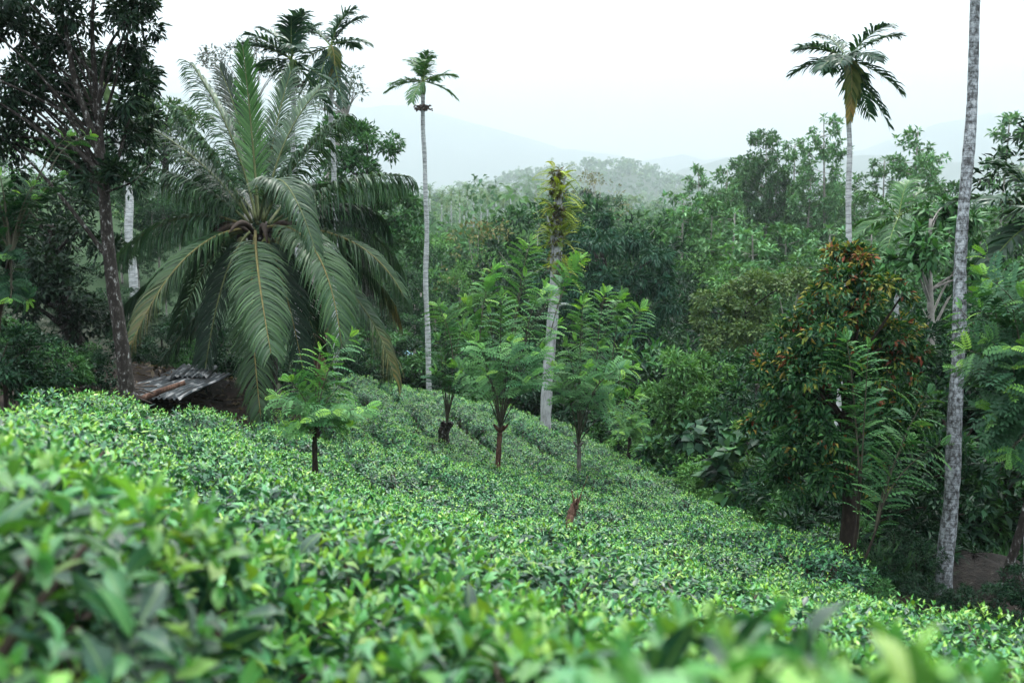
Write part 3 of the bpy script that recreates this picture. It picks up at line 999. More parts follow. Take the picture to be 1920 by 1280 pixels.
# ---- areca palms
def areca(name, label, base, top, r0, r1, fl, n_fr, cols, els, seed, group=None, bark=None, fruit=None, mid=None, yellow=None, rings=True, parts=True, sides=10, nl=30, azo=0.0):
    st = np.random.default_rng(seed)
    root = thing(name, label, 'palm tree', base, group)
    m = base * .5 + top * .5 if mid is None else mid
    line = smooth_line([base - np.array([0, 0, .25]), m, top], 90 if rings else 14)
    tb = Batch()
    rr_ = np.interp(np.linspace(0, 1, len(line)), [0, .03, .08, .5, 1], [r0 * 1.3, r0 * 1.1, r0, (r0 + r1) / 2, r1])
    if rings:
        q_ = np.linspace(0, 1, len(line))
        env = np.minimum(q_ * 6, 1) * np.minimum((1 - q_) * 6, 1)
        line = line + (np.sin(q_ * 11 + seed) * .6 + np.sin(q_ * 23 + seed * 2) * .3)[:, None] * env[:, None] * np.array([r0 * .5, r0 * .3, 0])
        rr_ = rr_ * (1 + .04 * np.sin(q_ * 31 + seed) + .03 * np.sin(q_ * 57))
    if rings:
        rr_ = rr_ * (1 + .035 * ((np.arange(len(line)) % 2) == 0))
    tube(tb, line, rr_, sides, (.4, .4, .4))
    obj('trunk', tb.mesh('trunk', bark or M_ARECA, base, True), root)
    ax = nrm(line[-1] - line[-3])
    sb = Batch()
    shaft = fl * .38
    tube(sb, [top, top + ax * shaft * .3, top + ax * shaft * .7, top + ax * shaft], [r1 * 1.05, r1 * 1.5, r1 * 1.25, r1 * .7], 8, (.10, .17, .06))
    obj('crownshaft', sb.mesh('crownshaft', M_WOOD, base, True), root)
    hub = top + ax * shaft
    for k in range(n_fr):
        a = azo + k * 2.399 + st.normal(0, .15)
        el = math.radians(els[k % len(els)] + st.normal(0, 5))
        L = fl * st.uniform(.9, 1.1)
        d = np.array([math.cos(a) * math.cos(el), math.sin(a) * math.cos(el), math.sin(el)])
        hz = np.array([math.cos(a), math.sin(a), 0])
        p1 = hub + d * L * .6
        p2 = p1 + hz * L * .38 * math.cos(el * .5) + np.array([0, 0, L * (.42 * math.sin(el) - .28)])
        arr = frond_arrays(hub, p1, p2, nl, fl * .42, fl * .038, .32, cols, start=.1, fwd=.8, lift=.3, jit=.16, side=np.array([-math.sin(a), math.cos(a), 0]))
        add_frond(root, base, arr, (.14, .2, .06), r1 * .3, M_PALM)
    if yellow is not None:
        for (dx, dy_, L) in yellow:
            p2 = hub + np.array([dx, dy_, -L])
            arr = frond_arrays(hub, hub + np.array([dx * 1.2, dy_ * 1.6, -.05]), p2, nl + 6, fl * .34, fl * .055, .3, [(.05, .10, .03), (.14, .17, .04)], start=.15, fwd=1.3, lift=.1,
                               side=np.array([1.0, 0, 0]), tipcol=[(.45, .27, .07), (.5, .34, .1), (.36, .2, .08)])
            add_frond(root, base, arr, (.25, .2, .07), r1 * .3, M_PALM, label='yellowing dead frond hanging against the trunk')
    if fruit is not None:
        dz, rad_, col = fruit
        c = top + ax * dz
        for s in range(5):
            a = s * 1.257
            fb = Batch()
            dirv = np.array([math.cos(a), math.sin(a), -.15])
            for q in range(26):
                p = c + dirv * rad_ * rng.uniform(.25, 1.0) + randdir(1)[0] * rad_ * .33
                e = rad_ * .11
                tube(fb, [p + [0, 0, e], p + [0, 0, e * .3], p - [0, 0, e * .5], p - [0, 0, e]], [e * .2, e, e * .8, e * .1], 5, np.array(col) * rng.uniform(.6, 1.4))
                if q % 4 == 0:
                    tube(fb, [c, (c + p) / 2 + [0, 0, .02], p], [.008, .006, .004], 4, (.12, .1, .06), cap=False)
            obj('fruit_cluster', fb.mesh('fruit_cluster', M_WOOD, base, True), root)
    return root

AG = [(.025, .085, .03), (.04, .12, .035), (.06, .15, .045)]
AGD = [(.012, .045, .03), (.02, .06, .035), (.03, .075, .04)]
ELS = [78, 60, 42, 25, 8, -12, 70, -28, 35, 0]
bC = on_ground(803, 29.5)
areca('areca_palm', 'slender areca palm with a tuft of green fronds above the tea ridge', bC, at(793, 178, 29.5), .085, .06, 1.02, 11, AG, ELS, 1,
      fruit=(-.35, .24, (.10, .075, .07)), mid=at(799, 450, 29.5), azo=.3)
bA = on_ground(628, 27)
areca('areca_palm', 'tall areca palm with drooping fronds and pale trunk behind the coconut palm', bA, at(621, 122, 27), .085, .06, 1.3, 12, AGD, [72, 40, 10, -35, -55, 55, -10, -65, 20, -45], 2,
      mid=at(627, 400, 27), yellow=[(.15, -.2, 1.1)], azo=1.0)
bB = on_ground(557, 25)
areca('areca_palm', 'areca palm with a dark fruit nest and spreading fronds behind the coconut palm', bB, at(548, 150, 25), .075, .055, 1.3, 13, AGD, [80, 62, 20, -5, 40, -25, 10, 70, -40, 30], 3,
      fruit=(-.02, .26, (.03, .022, .02)), mid=at(555, 400, 25), azo=.5)
bD = on_ground(1558, 14.2)
areca('areca_palm', 'areca palm with a yellow dead frond below its dark crown', bD, at(1589, 150, 15.5), .06, .034, .86, 14, AGD, [40, 12, 4, -22, 20, -42, 55, 0, -30, 25], 4,
      mid=at(1590, 520, 15.0), yellow=[(.0, -.22, .92), (.06, -.1, .75)], azo=.15)
bE = on_ground(1794, 11.5)
areca('areca_palm', 'tall palm trunk with white lichen and close rings beside the boulder', bE, at(1836, -190, 12.3), .094, .05, 1.5, 9, AGD, ELS, 5,
      bark=M_ARECA_N, mid=at(1802, 560, 11.7), sides=14)
bF = on_ground(1884, 10.6)
areca('areca_palm', 'leaning lichened palm stem in front of the boulder', bF, at(2065, 500, 11.2), .05, .042, 1.2, 9, AGD, [50, 20, 0, -20, 60, -40, 30, -10, 10], 6, bark=M_BARK_DK, mid=at(1935, 930, 10.7), azo=.4)
bG = on_ground(1686, 23)
areca('areca_palm', 'small areca palm with arching fronds among the broad leaved trees', bG, at(1684, 440, 23), .07, .05, 1.1, 10, AG, [75, 50, 25, 0, -20, 60, 10, -35, 40, -5], 7, azo=.8)
bI = on_ground(1955, 12.5)
areca('areca_palm', 'areca palm whose dark fronds hang in from the side by the feathery tree', bI, at(1955, 470, 12.5), .075, .06, 1.1, 12, AGD, [60, 25, 5, -15, 45, -35, 15, -25, 30, 0], 12, azo=2.6)
bH = on_ground(252, 30)
areca('areca_palm', 'leaning pale palm trunk behind the dark lichened tree', bH, at(205, 195, 31), .13, .09, 1.6, 9, AGD, [60, 25, 0, -20, 50, -35], 8, mid=at(238, 360, 30.3), azo=2)
# the grove beyond the gully
grove = [(806, 372, 118), (828, 384, 110), (846, 376, 122), (862, 380, 118), (876, 368, 126), (888, 378, 120), (902, 374, 124), (914, 384, 118), (930, 378, 126),
         (838, 400, 108), (870, 404, 106), (1015, 395, 120), (958, 372, 130), (944, 390, 112)]
for k, (gx, gy, gD) in enumerate(grove):
    gD = gD * 1.7
    b0 = on_ground(gx, gD)
    areca('areca_palm', 'areca palm with thin white trunk in the distant grove', b0, at(gx, gy, gD), .2, .15, 3.0, 8, AG, ELS, 30 + k, group='areca palms of the distant grove', rings=False, nl=9, sides=6)

# ------------------------------------------------------------------ left dark tree
LD = 12.0
lt = [on_ground(242, 11.6) - np.array([0, 0, .2]), at(230, 660, 11.7), at(213, 550, 11.8), at(200, 430, 11.9), at(192, 320, LD), at(186, 250, LD), at(178, 150, LD), at(172, 40, LD), at(180, -60, LD)]
lobes = [pxl(70, 40, 12, 100, 60), pxl(190, 10, 12, 85, 60), pxl(265, 45, 12.3, 42, 55), pxl(60, 150, 12.4, 85, 60), pxl(20, 250, 12.6, 90, 70), pxl(110, 225, 12.8, 80, 60),
         pxl(235, 165, 12.2, 60, 50), pxl(245, 255, 12.6, 55, 50), pxl(-70, 120, 12, 120, 140), pxl(60, -60, 12, 140, 80), pxl(200, 345, 11.7, 50, 38), pxl(-40, 300, 12.4, 90, 70), pxl(130, 110, 12.6, 70, 60), pxl(275, 110, 12.4, 35, 40), pxl(170, 290, 12.3, 70, 40)]
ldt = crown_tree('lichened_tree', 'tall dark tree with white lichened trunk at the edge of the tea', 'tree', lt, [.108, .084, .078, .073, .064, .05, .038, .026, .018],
                 lobes, 24, 18, 6, .10, SHADED, mat=M_LEAF, bark=M_BARK_DK, tpl=leaf2(.4, .1, .15), droop=.35, subr=.36, crad=.10, limbs=26)
for pts, r0 in (([(190, 300), (165, 225), (140, 150), (128, 80), (112, 0)], .075), ([(182, 215), (200, 100), (235, 40)], .045), ([(196, 330), (130, 270), (60, 210)], .05),
                ([(190, 290), (165, 268), (120, 250)], .03), ([(200, 360), (250, 340), (290, 300)], .025)):
    lb = Batch()
    l3 = smooth_line([at(a, b_, LD - .1) for a, b_ in pts], 16)
    tube(lb, l3, np.linspace(r0 * .68, r0 * .25, len(l3)), 7, (.1, .1, .1), cap=False)
    obj('limb', lb.mesh('limb', M_BARK_DK, lt[0], True), ldt)

# trees added to either side, to shade the near tea and the boulder
crown_tree('added_shading_tree', 'dark spreading tree out of view, added to shade the near tea', 'tree', [(-5.2, 3.4, ground(-5.2, 3.4) - .2), (-5.1, 3.5, .8), (-4.9, 3.6, 2.6)], [.16, .13, .07],
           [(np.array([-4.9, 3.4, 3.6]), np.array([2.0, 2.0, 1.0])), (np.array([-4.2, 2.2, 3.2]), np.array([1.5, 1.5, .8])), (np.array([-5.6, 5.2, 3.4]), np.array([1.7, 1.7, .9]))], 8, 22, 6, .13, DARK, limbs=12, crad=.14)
crown_tree('added_shading_tree', 'dark spreading tree added to shade the boulder behind the feathery tree', 'tree', [(8.6, 11.4, ground(8.6, 11.4) - .2), (8.5, 11.4, -1.5), (8.4, 11.3, .6)], [.18, .14, .07],
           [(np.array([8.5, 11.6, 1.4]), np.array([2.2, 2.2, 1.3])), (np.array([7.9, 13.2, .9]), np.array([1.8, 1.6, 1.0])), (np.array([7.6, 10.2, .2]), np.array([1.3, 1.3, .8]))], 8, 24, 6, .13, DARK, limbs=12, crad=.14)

# dark tree behind at the left
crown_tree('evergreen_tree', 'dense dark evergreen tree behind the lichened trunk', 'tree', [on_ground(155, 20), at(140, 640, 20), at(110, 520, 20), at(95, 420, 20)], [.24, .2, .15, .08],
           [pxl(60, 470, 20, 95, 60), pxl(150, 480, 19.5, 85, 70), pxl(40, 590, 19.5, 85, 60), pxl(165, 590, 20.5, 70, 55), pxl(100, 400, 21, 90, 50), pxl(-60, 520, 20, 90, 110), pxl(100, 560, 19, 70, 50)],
           13, 24, 6, .15, SHADED, tpl=leaf2(.42, .1, .2), droop=.3, crad=.14, limbs=14)

# ------------------------------------------------------------------ feathery pinnate trees
def shoot(b, sb, p0, p2, L=.26, n=22, cols=DEEP, start=.35, sag=.18, rstem=.012, flat=None, young=3, tpl=COMP, stemcol=(.06, .058, .04), ycols=LIME):
    ln = np.linalg.norm(p2 - p0)
    h = (p2 - p0) * np.array([1, 1, 0])
    p1 = p0 + h * .3 + np.array([0, 0, (p2 - p0)[2] * (.5 + sag)]) + randdir(1)[0] * ln * .04
    line = bez(p0, p1, p2, 14)
    tube(sb, line, np.linspace(rstem, rstem * .25, 14), 5, stemcol, cap=False)
    T = np.linspace(0, 1, 14)
    tan = nrm(np.gradient(line, axis=0))
    ts = start + (1 - start) * (np.arange(n) + rng.random(n) * .4) / n
    pos = np.stack([np.interp(ts, T, line[:, k]) for k in range(3)], -1)
    tg = nrm(np.stack([np.interp(ts, T, tan[:, k]) for k in range(3)], -1))
    if flat is None:
        flat = rng.normal(0, .6)
    ref = np.array([math.cos(flat), math.sin(flat), .05])
    sd = nrm(ref - tg * (tg @ ref)[:, None])
    sg = np.where(np.arange(n) % 2 == 0, 1.0, -1.0)[:, None]
    oth = nrm(np.cross(sd, tg))
    d = nrm(sd * sg + tg * rng.uniform(.35, .7, (n, 1)) + oth * rng.normal(0, .38, (n, 1)))
    up = nrm(tg * .8 + np.array([0, 0, .7]) + rng.normal(0, .15, (n, 3)))
    S = L * np.interp(ts, [start, start + (1 - start) * .25, .8, 1], [.75, 1.0, .95, .5]) * rng.uniform(.85, 1.15, n)
    c = mixcol(cols, n, .1)
    yk = np.arange(n) >= n - young
    if young:
        c[yk] = mixcol(ycols, int(yk.sum()))
        yk2 = (np.arange(n) >= n - 2 * young) & ~yk
        c[yk2] = .5 * c[yk2] + .5 * mixcol(FRESH, int(yk2.sum()))
    b.leaves(tpl, pos, frames(d, up), S, c)
    # tuft at the tip
    k = 3
    dd = nrm(tan[-1] * 1.4 + randdir(k) * .8)
    b.leaves(tpl, np.repeat(line[-1:], k, 0), frames(dd, nrm(randdir(k) + np.array([0, 0, 1]))), np.full(k, L * .48), mixcol(ycols + FRESH if young else cols, k))

def pinnate_tree(name, label, trunk, trad, stems, bark, L=.26, n=22, extra=0, cols=DEEP, young=2, start=.3, stemr=.016, group=None, tpl=COMP, ycols=LIME, knob=0.0, spreadpx=60):
    """stems: list of (tip px, tip py, D) or (from px, py, D, to px, py, D)"""
    trunk = np.array(trunk)
    base = trunk[0]
    root = thing(name, label, 'tree', base, group)
    tb = Batch()
    line = smooth_line(trunk, 16)
    rr_ = np.interp(np.linspace(0, 1, len(line)), np.linspace(0, 1, len(trad)), trad) * (1 + .12 * np.sin(np.arange(len(line)) * 2.3))
    tube(tb, line, rr_, 9, (.2, .12, .08))
    if knob:
        for k in range(5):
            a = k * 1.3
            limb(tb, line[-2], line[-1] + np.array([math.cos(a) * knob, math.sin(a) * knob, knob * .7]), trad[-1] * .8, trad[-1] * .45, sag=-.1)
    obj('trunk', tb.mesh('trunk', bark, base, True), root)
    fork = line[-1]
    for s in stems:
        fb, sb = Batch(), Batch()
        if len(s) == 3:
            p0, p2 = fork, at(*s)
        else:
            p0, p2 = at(*s[:3]), at(*s[3:])
        shoot(fb, sb, p0, p2, L, n, cols, start, young=young, rstem=stemr, tpl=tpl, ycols=ycols)
        for e in range(extra):
            t = rng.uniform(.35, .8)
            q0 = p0 * (1 - t) + p2 * t
            q2 = q0 + (p2 - p0) * rng.uniform(.25, .45) + randdir(1)[0] * np.array([1, 1, .4]) * np.linalg.norm(p2 - p0) * .33
            shoot(fb, sb, q0, q2, L * .9, max(8, n * 2 // 3), cols, .1, young=young, rstem=stemr * .6, tpl=tpl, ycols=ycols)
        sh = obj('shoot', sb.mesh('shoot', M_WOOD, base, True), root)
        obj('foliage', fb.mesh('foliage', M_LEAF_M, base), sh)['kind'] = 'stuff'
    return root

GL = [(.05, .16, .07), (.075, .20, .08), (.10, .235, .085)]
GLD = [(.03, .095, .05), (.045, .125, .06)]
pinnate_tree('shade_tree', 'pollarded shade tree with reddish forked stump and feathery crown in the tea', [on_ground(930, 18), at(936, 830, 18), at(938, 806, 18)], [.06, .048, .05],
             [(842, 585, 18.3), (872, 565, 18.6), (905, 520, 18.8), (940, 560, 17.4), (992, 462, 19.2), (985, 520, 18.6), (1030, 560, 17.6), (1088, 490, 18.8), (1045, 610, 17.3), (895, 640, 17.2),
              (960, 640, 16.9), (1015, 655, 17), (858, 690, 17.4), (920, 590, 18.2), (965, 590, 18.8), (880, 625, 18.8), (1040, 690, 17.6), (1000, 700, 16.9), (910, 700, 17), (965, 640, 18.6, 994, 455, 18.9), (1030, 640, 18, 1090, 486, 18.4), (900, 640, 18, 925, 505, 18.4), (850, 680, 18, 822, 575, 18.2), (985, 640, 17.6, 1020, 540, 17.4)], M_BARK_RED, .38, 17, 0, GL, 2, knob=.14, start=.48, stemr=.012)
pinnate_tree('shade_tree', 'small dark stumped shade tree with four thin upright stems in the tea', [on_ground(832, 20), at(832, 812, 20), at(838, 800, 20)], [.11, .12, .1],
             [(818, 700, 20), (848, 690, 20.2), (862, 702, 19.8), (882, 690, 20), (835, 600, 20.6), (868, 610, 20.8), (822, 640, 20.4), (895, 640, 20.4)], M_BARK_DK, .38, 16, 0, GLD, 1, start=.5, knob=.12)
pinnate_tree('shade_tree', 'grey stemmed pollarded shade tree with upright fern like shoots in the tea', [on_ground(1086, 19), at(1086, 855, 19), at(1084, 835, 19)], [.052, .042, .04],
             [(1092, 572, 19.2), (1132, 556, 19.5), (1162, 560, 19.4), (1200, 580, 19.6), (1062, 650, 18.6), (1186, 690, 19.2), (1050, 722, 18.4), (1122, 650, 18.3), (1150, 735, 18.2), (1100, 690, 18.1),
              (1165, 650, 19), (1060, 700, 19), (1130, 720, 17.9), (1080, 640, 19.6), (1190, 740, 18.8), (1040, 690, 18.8), (1088, 720, 18.6, 1094, 565, 18.6), (1118, 720, 18.6, 1136, 550, 18.8), (1142, 720, 18.6, 1166, 556, 18.8), (1160, 720, 18.8, 1204, 578, 19), (1110, 740, 17.8, 1172, 690, 17.4)], M_BARK_GR2, .38, 17, 0, GL, 2, knob=.10, start=.48, stemr=.012)
pinnate_tree('shade_tree', 'young shade tree with lime shoot tips beside the hanging coconut fronds', [on_ground(588, 10.4), at(590, 850, 10.4), at(592, 800, 10.4)], [.036, .03, .02],
             [(655, 632, 10.5), (545, 715, 10.4), (520, 742, 10.1), (605, 700, 10.6), (690, 765, 10), (560, 790, 10), (640, 720, 10.6), (625, 770, 10.0), (575, 735, 10.7), (545, 800, 10.2), (650, 800, 10.5), (600, 660, 10.8)],
             M_BARK_BR, .25, 17, 0, GL, 2, start=.15, stemr=.009)
pinnate_tree('feathery_tree', 'tall feathery sapling with lime tips rising in front of the dark evergreen', [on_ground(-30, 9), at(-10, 640, 9), at(20, 480, 9)], [.05, .035, .022],
             [(125, 255, 9.2), (60, 350, 9), (0, 330, 9), (-20, 420, 9), (35, 380, 9.3), (5, 480, 8.8), (110, 330, 9.4), (-30, 300, 9.2), (20, 560, 8.8)], M_BARK_BR, .17, 22, 1, DEEP, 1, start=.2, stemr=.014)
pinnate_tree('feathery_shrub', 'pale feathery shrub at the gully mouth below the round bush', [on_ground(1178, 23.5), at(1180, 840, 23.5), at(1180, 820, 23.5)], [.06, .05, .04],
             [(1150, 765, 23.5), (1170, 755, 23.6), (1190, 750, 23.2), (1205, 765, 23.4), (1210, 790, 23), (1160, 790, 22.8), (1185, 780, 22.8), (1195, 800, 22.8), (1170, 805, 22.8)], M_BARK_BR, .24, 16, 1, FRESH[:2] + GL, 2, start=.15)
# in front of the red flushed tree
pinnate_tree('feathery_sapling', 'upright fern like sapling shoot in front of the red flushed tree', [on_ground(1606, 10.6), at(1606, 1000, 10.6), at(1612, 880, 10.6)], [.022, .018, .014],
             [(1608, 1010, 10.6, 1628, 655, 10.7), (1612, 900, 10.6, 1588, 640, 10.9)], M_BARK_BR, .30, 30, 0, GL, 0, start=.08, stemr=.013)
pinnate_tree('feathery_sapling', 'leaning fern like sapling shoots beside the red flushed tree', [on_ground(1604, 10.3), at(1640, 1000, 10.3), at(1655, 940, 10.3)], [.014, .012, .01],
             [(1640, 1000, 10.3, 1740, 740, 10.5), (1650, 960, 10.3, 1762, 835, 10.2), (1640, 1000, 10.3, 1700, 830, 10.5)], M_BARK_BR, .30, 24, 0, GL, 0, start=.05, stemr=.011)
pinnate_tree('feathery_tree', 'large feathery tree with drooping pinnate leaves beside the lichened palm trunk', [on_ground(1990, 9.6), at(1960, 900, 9.6), at(1930, 800, 9.6)], [.08, .06, .04],
             [(1850, 480, 10.2), (1880, 520, 9.6), (1840, 580, 10), (1800, 580, 10.4), (1860, 640, 9.4), (1920, 560, 9.4), (1830, 690, 9.8), (1890, 720, 9.2), (1930, 650, 9.2), (1870, 780, 9.4), (1905, 600, 10), (1850, 550, 10.5), (1895, 840, 9.4), (1940, 740, 9)],
             M_BARK_GR2, .32, 20, 1, GLD, 1, start=.15, stemr=.014)

# ------------------------------------------------------------------ red flushed tree on the right
RED = [(.17, .05, .03), (.22, .085, .04), (.13, .055, .035)]
YLW = [(.22, .22, .05), (.28, .2, .05), (.14, .2, .04)]
rt = [on_ground(1592, 11.6) - np.array([0, 0, .2]), at(1592, 960, 11.6), at(1588, 800, 11.7), at(1592, 640, 11.8), at(1590, 500, 11.8)]
rl = [pxl(1590, 490, 11.8, 42, 35), pxl(1575, 545, 11.7, 70, 40), pxl(1640, 560, 11.9, 60, 45), pxl(1550, 610, 11.5, 85, 45), pxl(1640, 640, 12, 75, 50), pxl(1500, 650, 11.7, 60, 50),
      pxl(1560, 700, 11.3, 95, 50), pxl(1660, 720, 12.2, 70, 60), pxl(1490, 740, 11.8, 70, 50), pxl(1580, 790, 11.3, 85, 55), pxl(1500, 830, 11.6, 65, 55), pxl(1540, 890, 11.4, 75, 45), pxl(1470, 900, 11.9, 45, 35), pxl(1640, 850, 12.2, 60, 70), pxl(1450, 800, 11.9, 45, 45), pxl(1690, 640, 12.2, 45, 50), pxl(1700, 790, 12.4, 45, 60), pxl(1455, 700, 11.8, 40, 35)]
crown_tree('red_flushed_tree', 'conical dark tree with red and yellow new leaves at the field edge', 'tree', rt, [.1, .085, .075, .05, .02], rl, 36, 16, 6, .09, DEEP + MID + MID,
           bark=M_BARK_BR, tpl=leaf2(.42, .1, .25), droop=.35, subr=.36, crad=.08, tint=([.06, .10], [RED, YLW]), limbs=24)

# ------------------------------------------------------------------ bushes at the gully
crown_tree('round_bush', 'bright rounded bush at the gully edge beyond the tea', 'shrub', [on_ground(1290, 24), at(1290, 780, 24), at(1280, 740, 24)], [.1, .09, .05],
           [pxl(1265, 715, 24, 62, 60), pxl(1320, 700, 25, 50, 45), pxl(1290, 770, 23.6, 70, 55), pxl(1240, 760, 24, 40, 50), pxl(1350, 750, 24.5, 50, 50)], 18, 26, 6, .16, FRESH + [(.12, .26, .11), (.06, .16, .06)], tpl=L2, subr=.3, crad=.1, limbs=8, upn=1)
crown_tree('olive_tree', 'fine leaved olive green domed tree behind the round bush', 'tree', [on_ground(1400, 27), at(1400, 680, 27), at(1400, 580, 27)], [.13, .1, .05],
           [pxl(1400, 560, 27, 90, 50), pxl(1340, 585, 27, 50, 40), pxl(1460, 545, 27.5, 60, 40), pxl(1420, 620, 26.5, 80, 50), pxl(1360, 640, 26.5, 50, 40)], 14, 36, 6, .11, OLIVE, tpl=L2W, subr=.3, crad=.12, limbs=12)
crown_tree('dark_shrub', 'dark leafy shrub below the olive domed tree', 'shrub', [on_ground(1420, 22), at(1420, 780, 22), at(1420, 720, 22)], [.1, .08, .05],
           [pxl(1400, 690, 23, 70, 50), pxl(1450, 740, 22, 60, 55), pxl(1390, 770, 22, 55, 45), pxl(1440, 820, 21.5, 50, 40)], 13, 24, 6, .15, DEEP + MID, subr=.32, crad=.1, limbs=6)
crown_tree('heart_leaf_shrub', 'shrub with large heart shaped leaves at the gully bottom', 'shrub', [on_ground(1330, 21.5), at(1330, 860, 21.5), at(1330, 830, 21.5)], [.05, .04, .03],
           [pxl(1325, 825, 21.5, 42, 32), pxl(1380, 815, 21.5, 30, 25)], 14, 9, 4, .30, DEEP + [(.05, .12, .06)], tpl=leaf4(.8, .05, .25), subr=.3, crad=.12, limbs=5, droop=.6)
crown_tree('lime_shrub', 'yellow green leafy shrub between the gully bushes', 'shrub', [on_ground(1402, 20.5), at(1402, 850, 20.5), at(1402, 810, 20.5)], [.05, .04, .02],
           [pxl(1402, 805, 20.5, 26, 18), pxl(1380, 880, 19.5, 45, 28)], 22, 16, 6, .10, FRESH + [(.14, .24, .05)], subr=.34, crad=.08, limbs=5)
crown_tree('overgrown_bush', 'overgrown tea bush standing above the field edge at the gully', 'shrub', [on_ground(1335, 19.6), at(1335, 925, 19.6), at(1335, 910, 19.6)], [.05, .04, .03],
           [pxl(1325, 905, 19.6, 40, 24), pxl(1360, 920, 19.4, 28, 24)], 20, 20, 6, .11, MID + FRESH, subr=.34, crad=.08, limbs=4)
crown_tree('mango_tree', 'big dark mango tree with drooping leaf tufts behind the dead white trunk', 'tree', [on_ground(1140, 37), at(1145, 680, 37), at(1135, 560, 37), at(1130, 460, 37)], [.35, .3, .22, .1],
           [pxl(1120, 470, 37, 75, 60), pxl(1190, 500, 37, 70, 60), pxl(1060, 520, 37, 55, 65), pxl(1140, 560, 36, 80, 55), pxl(1215, 570, 37, 55, 60), pxl(1090, 600, 36.5, 55, 50), pxl(1180, 640, 36, 60, 45), pxl(1100, 420, 38, 45, 35)],
           9, 20, 7, .27, [(.012, .05, .034), (.02, .07, .045), (.03, .085, .05)], tpl=L2N, droop=.75, subr=.34, crad=.16, limbs=14)
crown_tree('broadleaf_tree', 'rounded green tree rising behind the coconut palm', 'tree', [on_ground(690, 42), at(690, 560, 42), at(685, 420, 42), at(680, 320, 42)], [.3, .26, .2, .1],
           [pxl(685, 285, 42, 55, 45), pxl(640, 265, 43, 50, 40), pxl(660, 340, 42, 60, 50), pxl(720, 400, 41, 55, 55), pxl(750, 450, 41, 40, 45), pxl(690, 460, 41, 60, 50), pxl(640, 420, 42, 50, 60), pxl(740, 390, 42, 40, 45)],
           9, 24, 6, .25, [(.02, .07, .028), (.035, .105, .035), (.05, .135, .045)], droop=.2, subr=.33, crad=.16, limbs=14, lower=.2)

# sparse tree with bare limbs behind the arecas
st = [on_ground(585, 46), at(600, 420, 46), at(640, 240, 46), at(655, 215, 46)]
crown_tree('sparse_tree', 'sparse crooked tree with thin leaves against the sky behind the arecas', 'tree', st, [.25, .2, .12, .08],
           [pxl(640, 160, 46, 45, 30), pxl(600, 190, 46, 35, 30), pxl(660, 190, 46, 25, 25)], 9, 9, 4, .2, [(.05, .08, .05), (.035, .055, .035)], tpl=L2, subr=.45, crad=.3, limbs=22, bark=M_FARTRUNK)
crown_tree('sparse_tree', 'sparse thin leaved tree rising behind the coconut spear leaves', 'tree', [on_ground(460, 48), at(465, 400, 48), at(470, 200, 48)], [.25, .2, .08],
           [pxl(420, 130, 48, 40, 35), pxl(470, 105, 48, 45, 30), pxl(520, 160, 48, 45, 45), pxl(430, 190, 48, 45, 35)], 8, 12, 4, .2, [(.04, .07, .04), (.03, .05, .03), (.06, .06, .04)], subr=.45, crad=.3, limbs=22, bark=M_FARTRUNK)
crown_tree('hillside_tree', 'hazy green tree on the slope behind the lichened tree', 'tree', [on_ground(310, 52), at(310, 380, 52), at(310, 250, 52)], [.3, .25, .1],
           [pxl(300, 215, 52, 50, 45), pxl(340, 230, 53, 40, 40), pxl(260, 240, 52, 45, 45), pxl(320, 290, 51, 60, 50)], 7, 20, 5, .28, MID + OLIVE, subr=.36, crad=.25, limbs=12)

# ------------------------------------------------------------------ airy trees with tiers of leaf rosettes
def airy_proto(name, label, hgt, rmax, cols, seed, leaf=.36, group=None, nlev=16, bark=None, per=4, top=1.0):
    st = np.random.default_rng(seed)
    root = thing(name, label, 'tree', (0, 0, 0), group)
    tb, fb, lb = Batch(), Batch(), Batch()
    pts = [np.array([0, 0, -.4]), np.array([st.normal(0, .1), st.normal(0, .1), hgt * .5]), np.array([st.normal(0, .15), st.normal(0, .15), hgt])]
    line = smooth_line(pts, 24)
    rr_ = np.linspace(hgt * .011, hgt * .0022, len(line))
    tube(tb, line, rr_, 8, (.3, .3, .3))
    C, O = [line[-1]], [np.array([0, 0, 1.0])]
    for k in range(nlev):
        t = .28 + .70 * k / (nlev - 1)
        z = t * hgt
        L = rmax * (math.sin(math.pi * min(1, (1.02 - t) * 1.25)) * .75 + .3) * st.uniform(.6, 1.1)
        p0 = np.array([np.interp(z, line[:, 2], line[:, i]) for i in range(3)])
        for j in range(per):
            if st.random() < .18:
                continue
            a = k * 2.1 + j * 6.283 / per + st.normal(0, .3)
            l = L * st.uniform(.65, 1.15)
            tip = p0 + np.array([math.cos(a) * l, math.sin(a) * l, l * st.uniform(.1, .55)])
            limb(lb, p0, tip, hgt * .0016, .008, sag=-.08, n=5, sides=4)
            m = max(3, int(l / .3))
            for q in range(m):
                s = .3 + .7 * (q + 1) / m
                pp = p0 * (1 - s) + tip * s + st.normal(0, .12, 3) + np.array([0, 0, .05])
                C.append(pp); O.append(nrm(np.array([math.cos(a) * .3, math.sin(a) * .3, .8])))
                if st.random() < .6:
                    C.append(pp + st.normal(0, .3, 3) * np.array([1, 1, .5])); O.append(nrm(np.array([st.normal(0, .3), st.normal(0, .3), .8])))
    clumps(fb, np.array(C), np.array(O), 12, leaf, cols, leaf2(.40, .07, .3), spread=1.15, droop=.3, crad=.14, upn=1.0)
    t = obj('trunk', tb.mesh('trunk', bark or M_FARTRUNK, smooth=True), root)
    obj('branches', lb.mesh('branches', bark or M_FARTRUNK, smooth=True), t)['kind'] = 'stuff'
    obj('crown', fb.mesh('crown', M_LEAF, (0, 0, 0)), root)
    return root

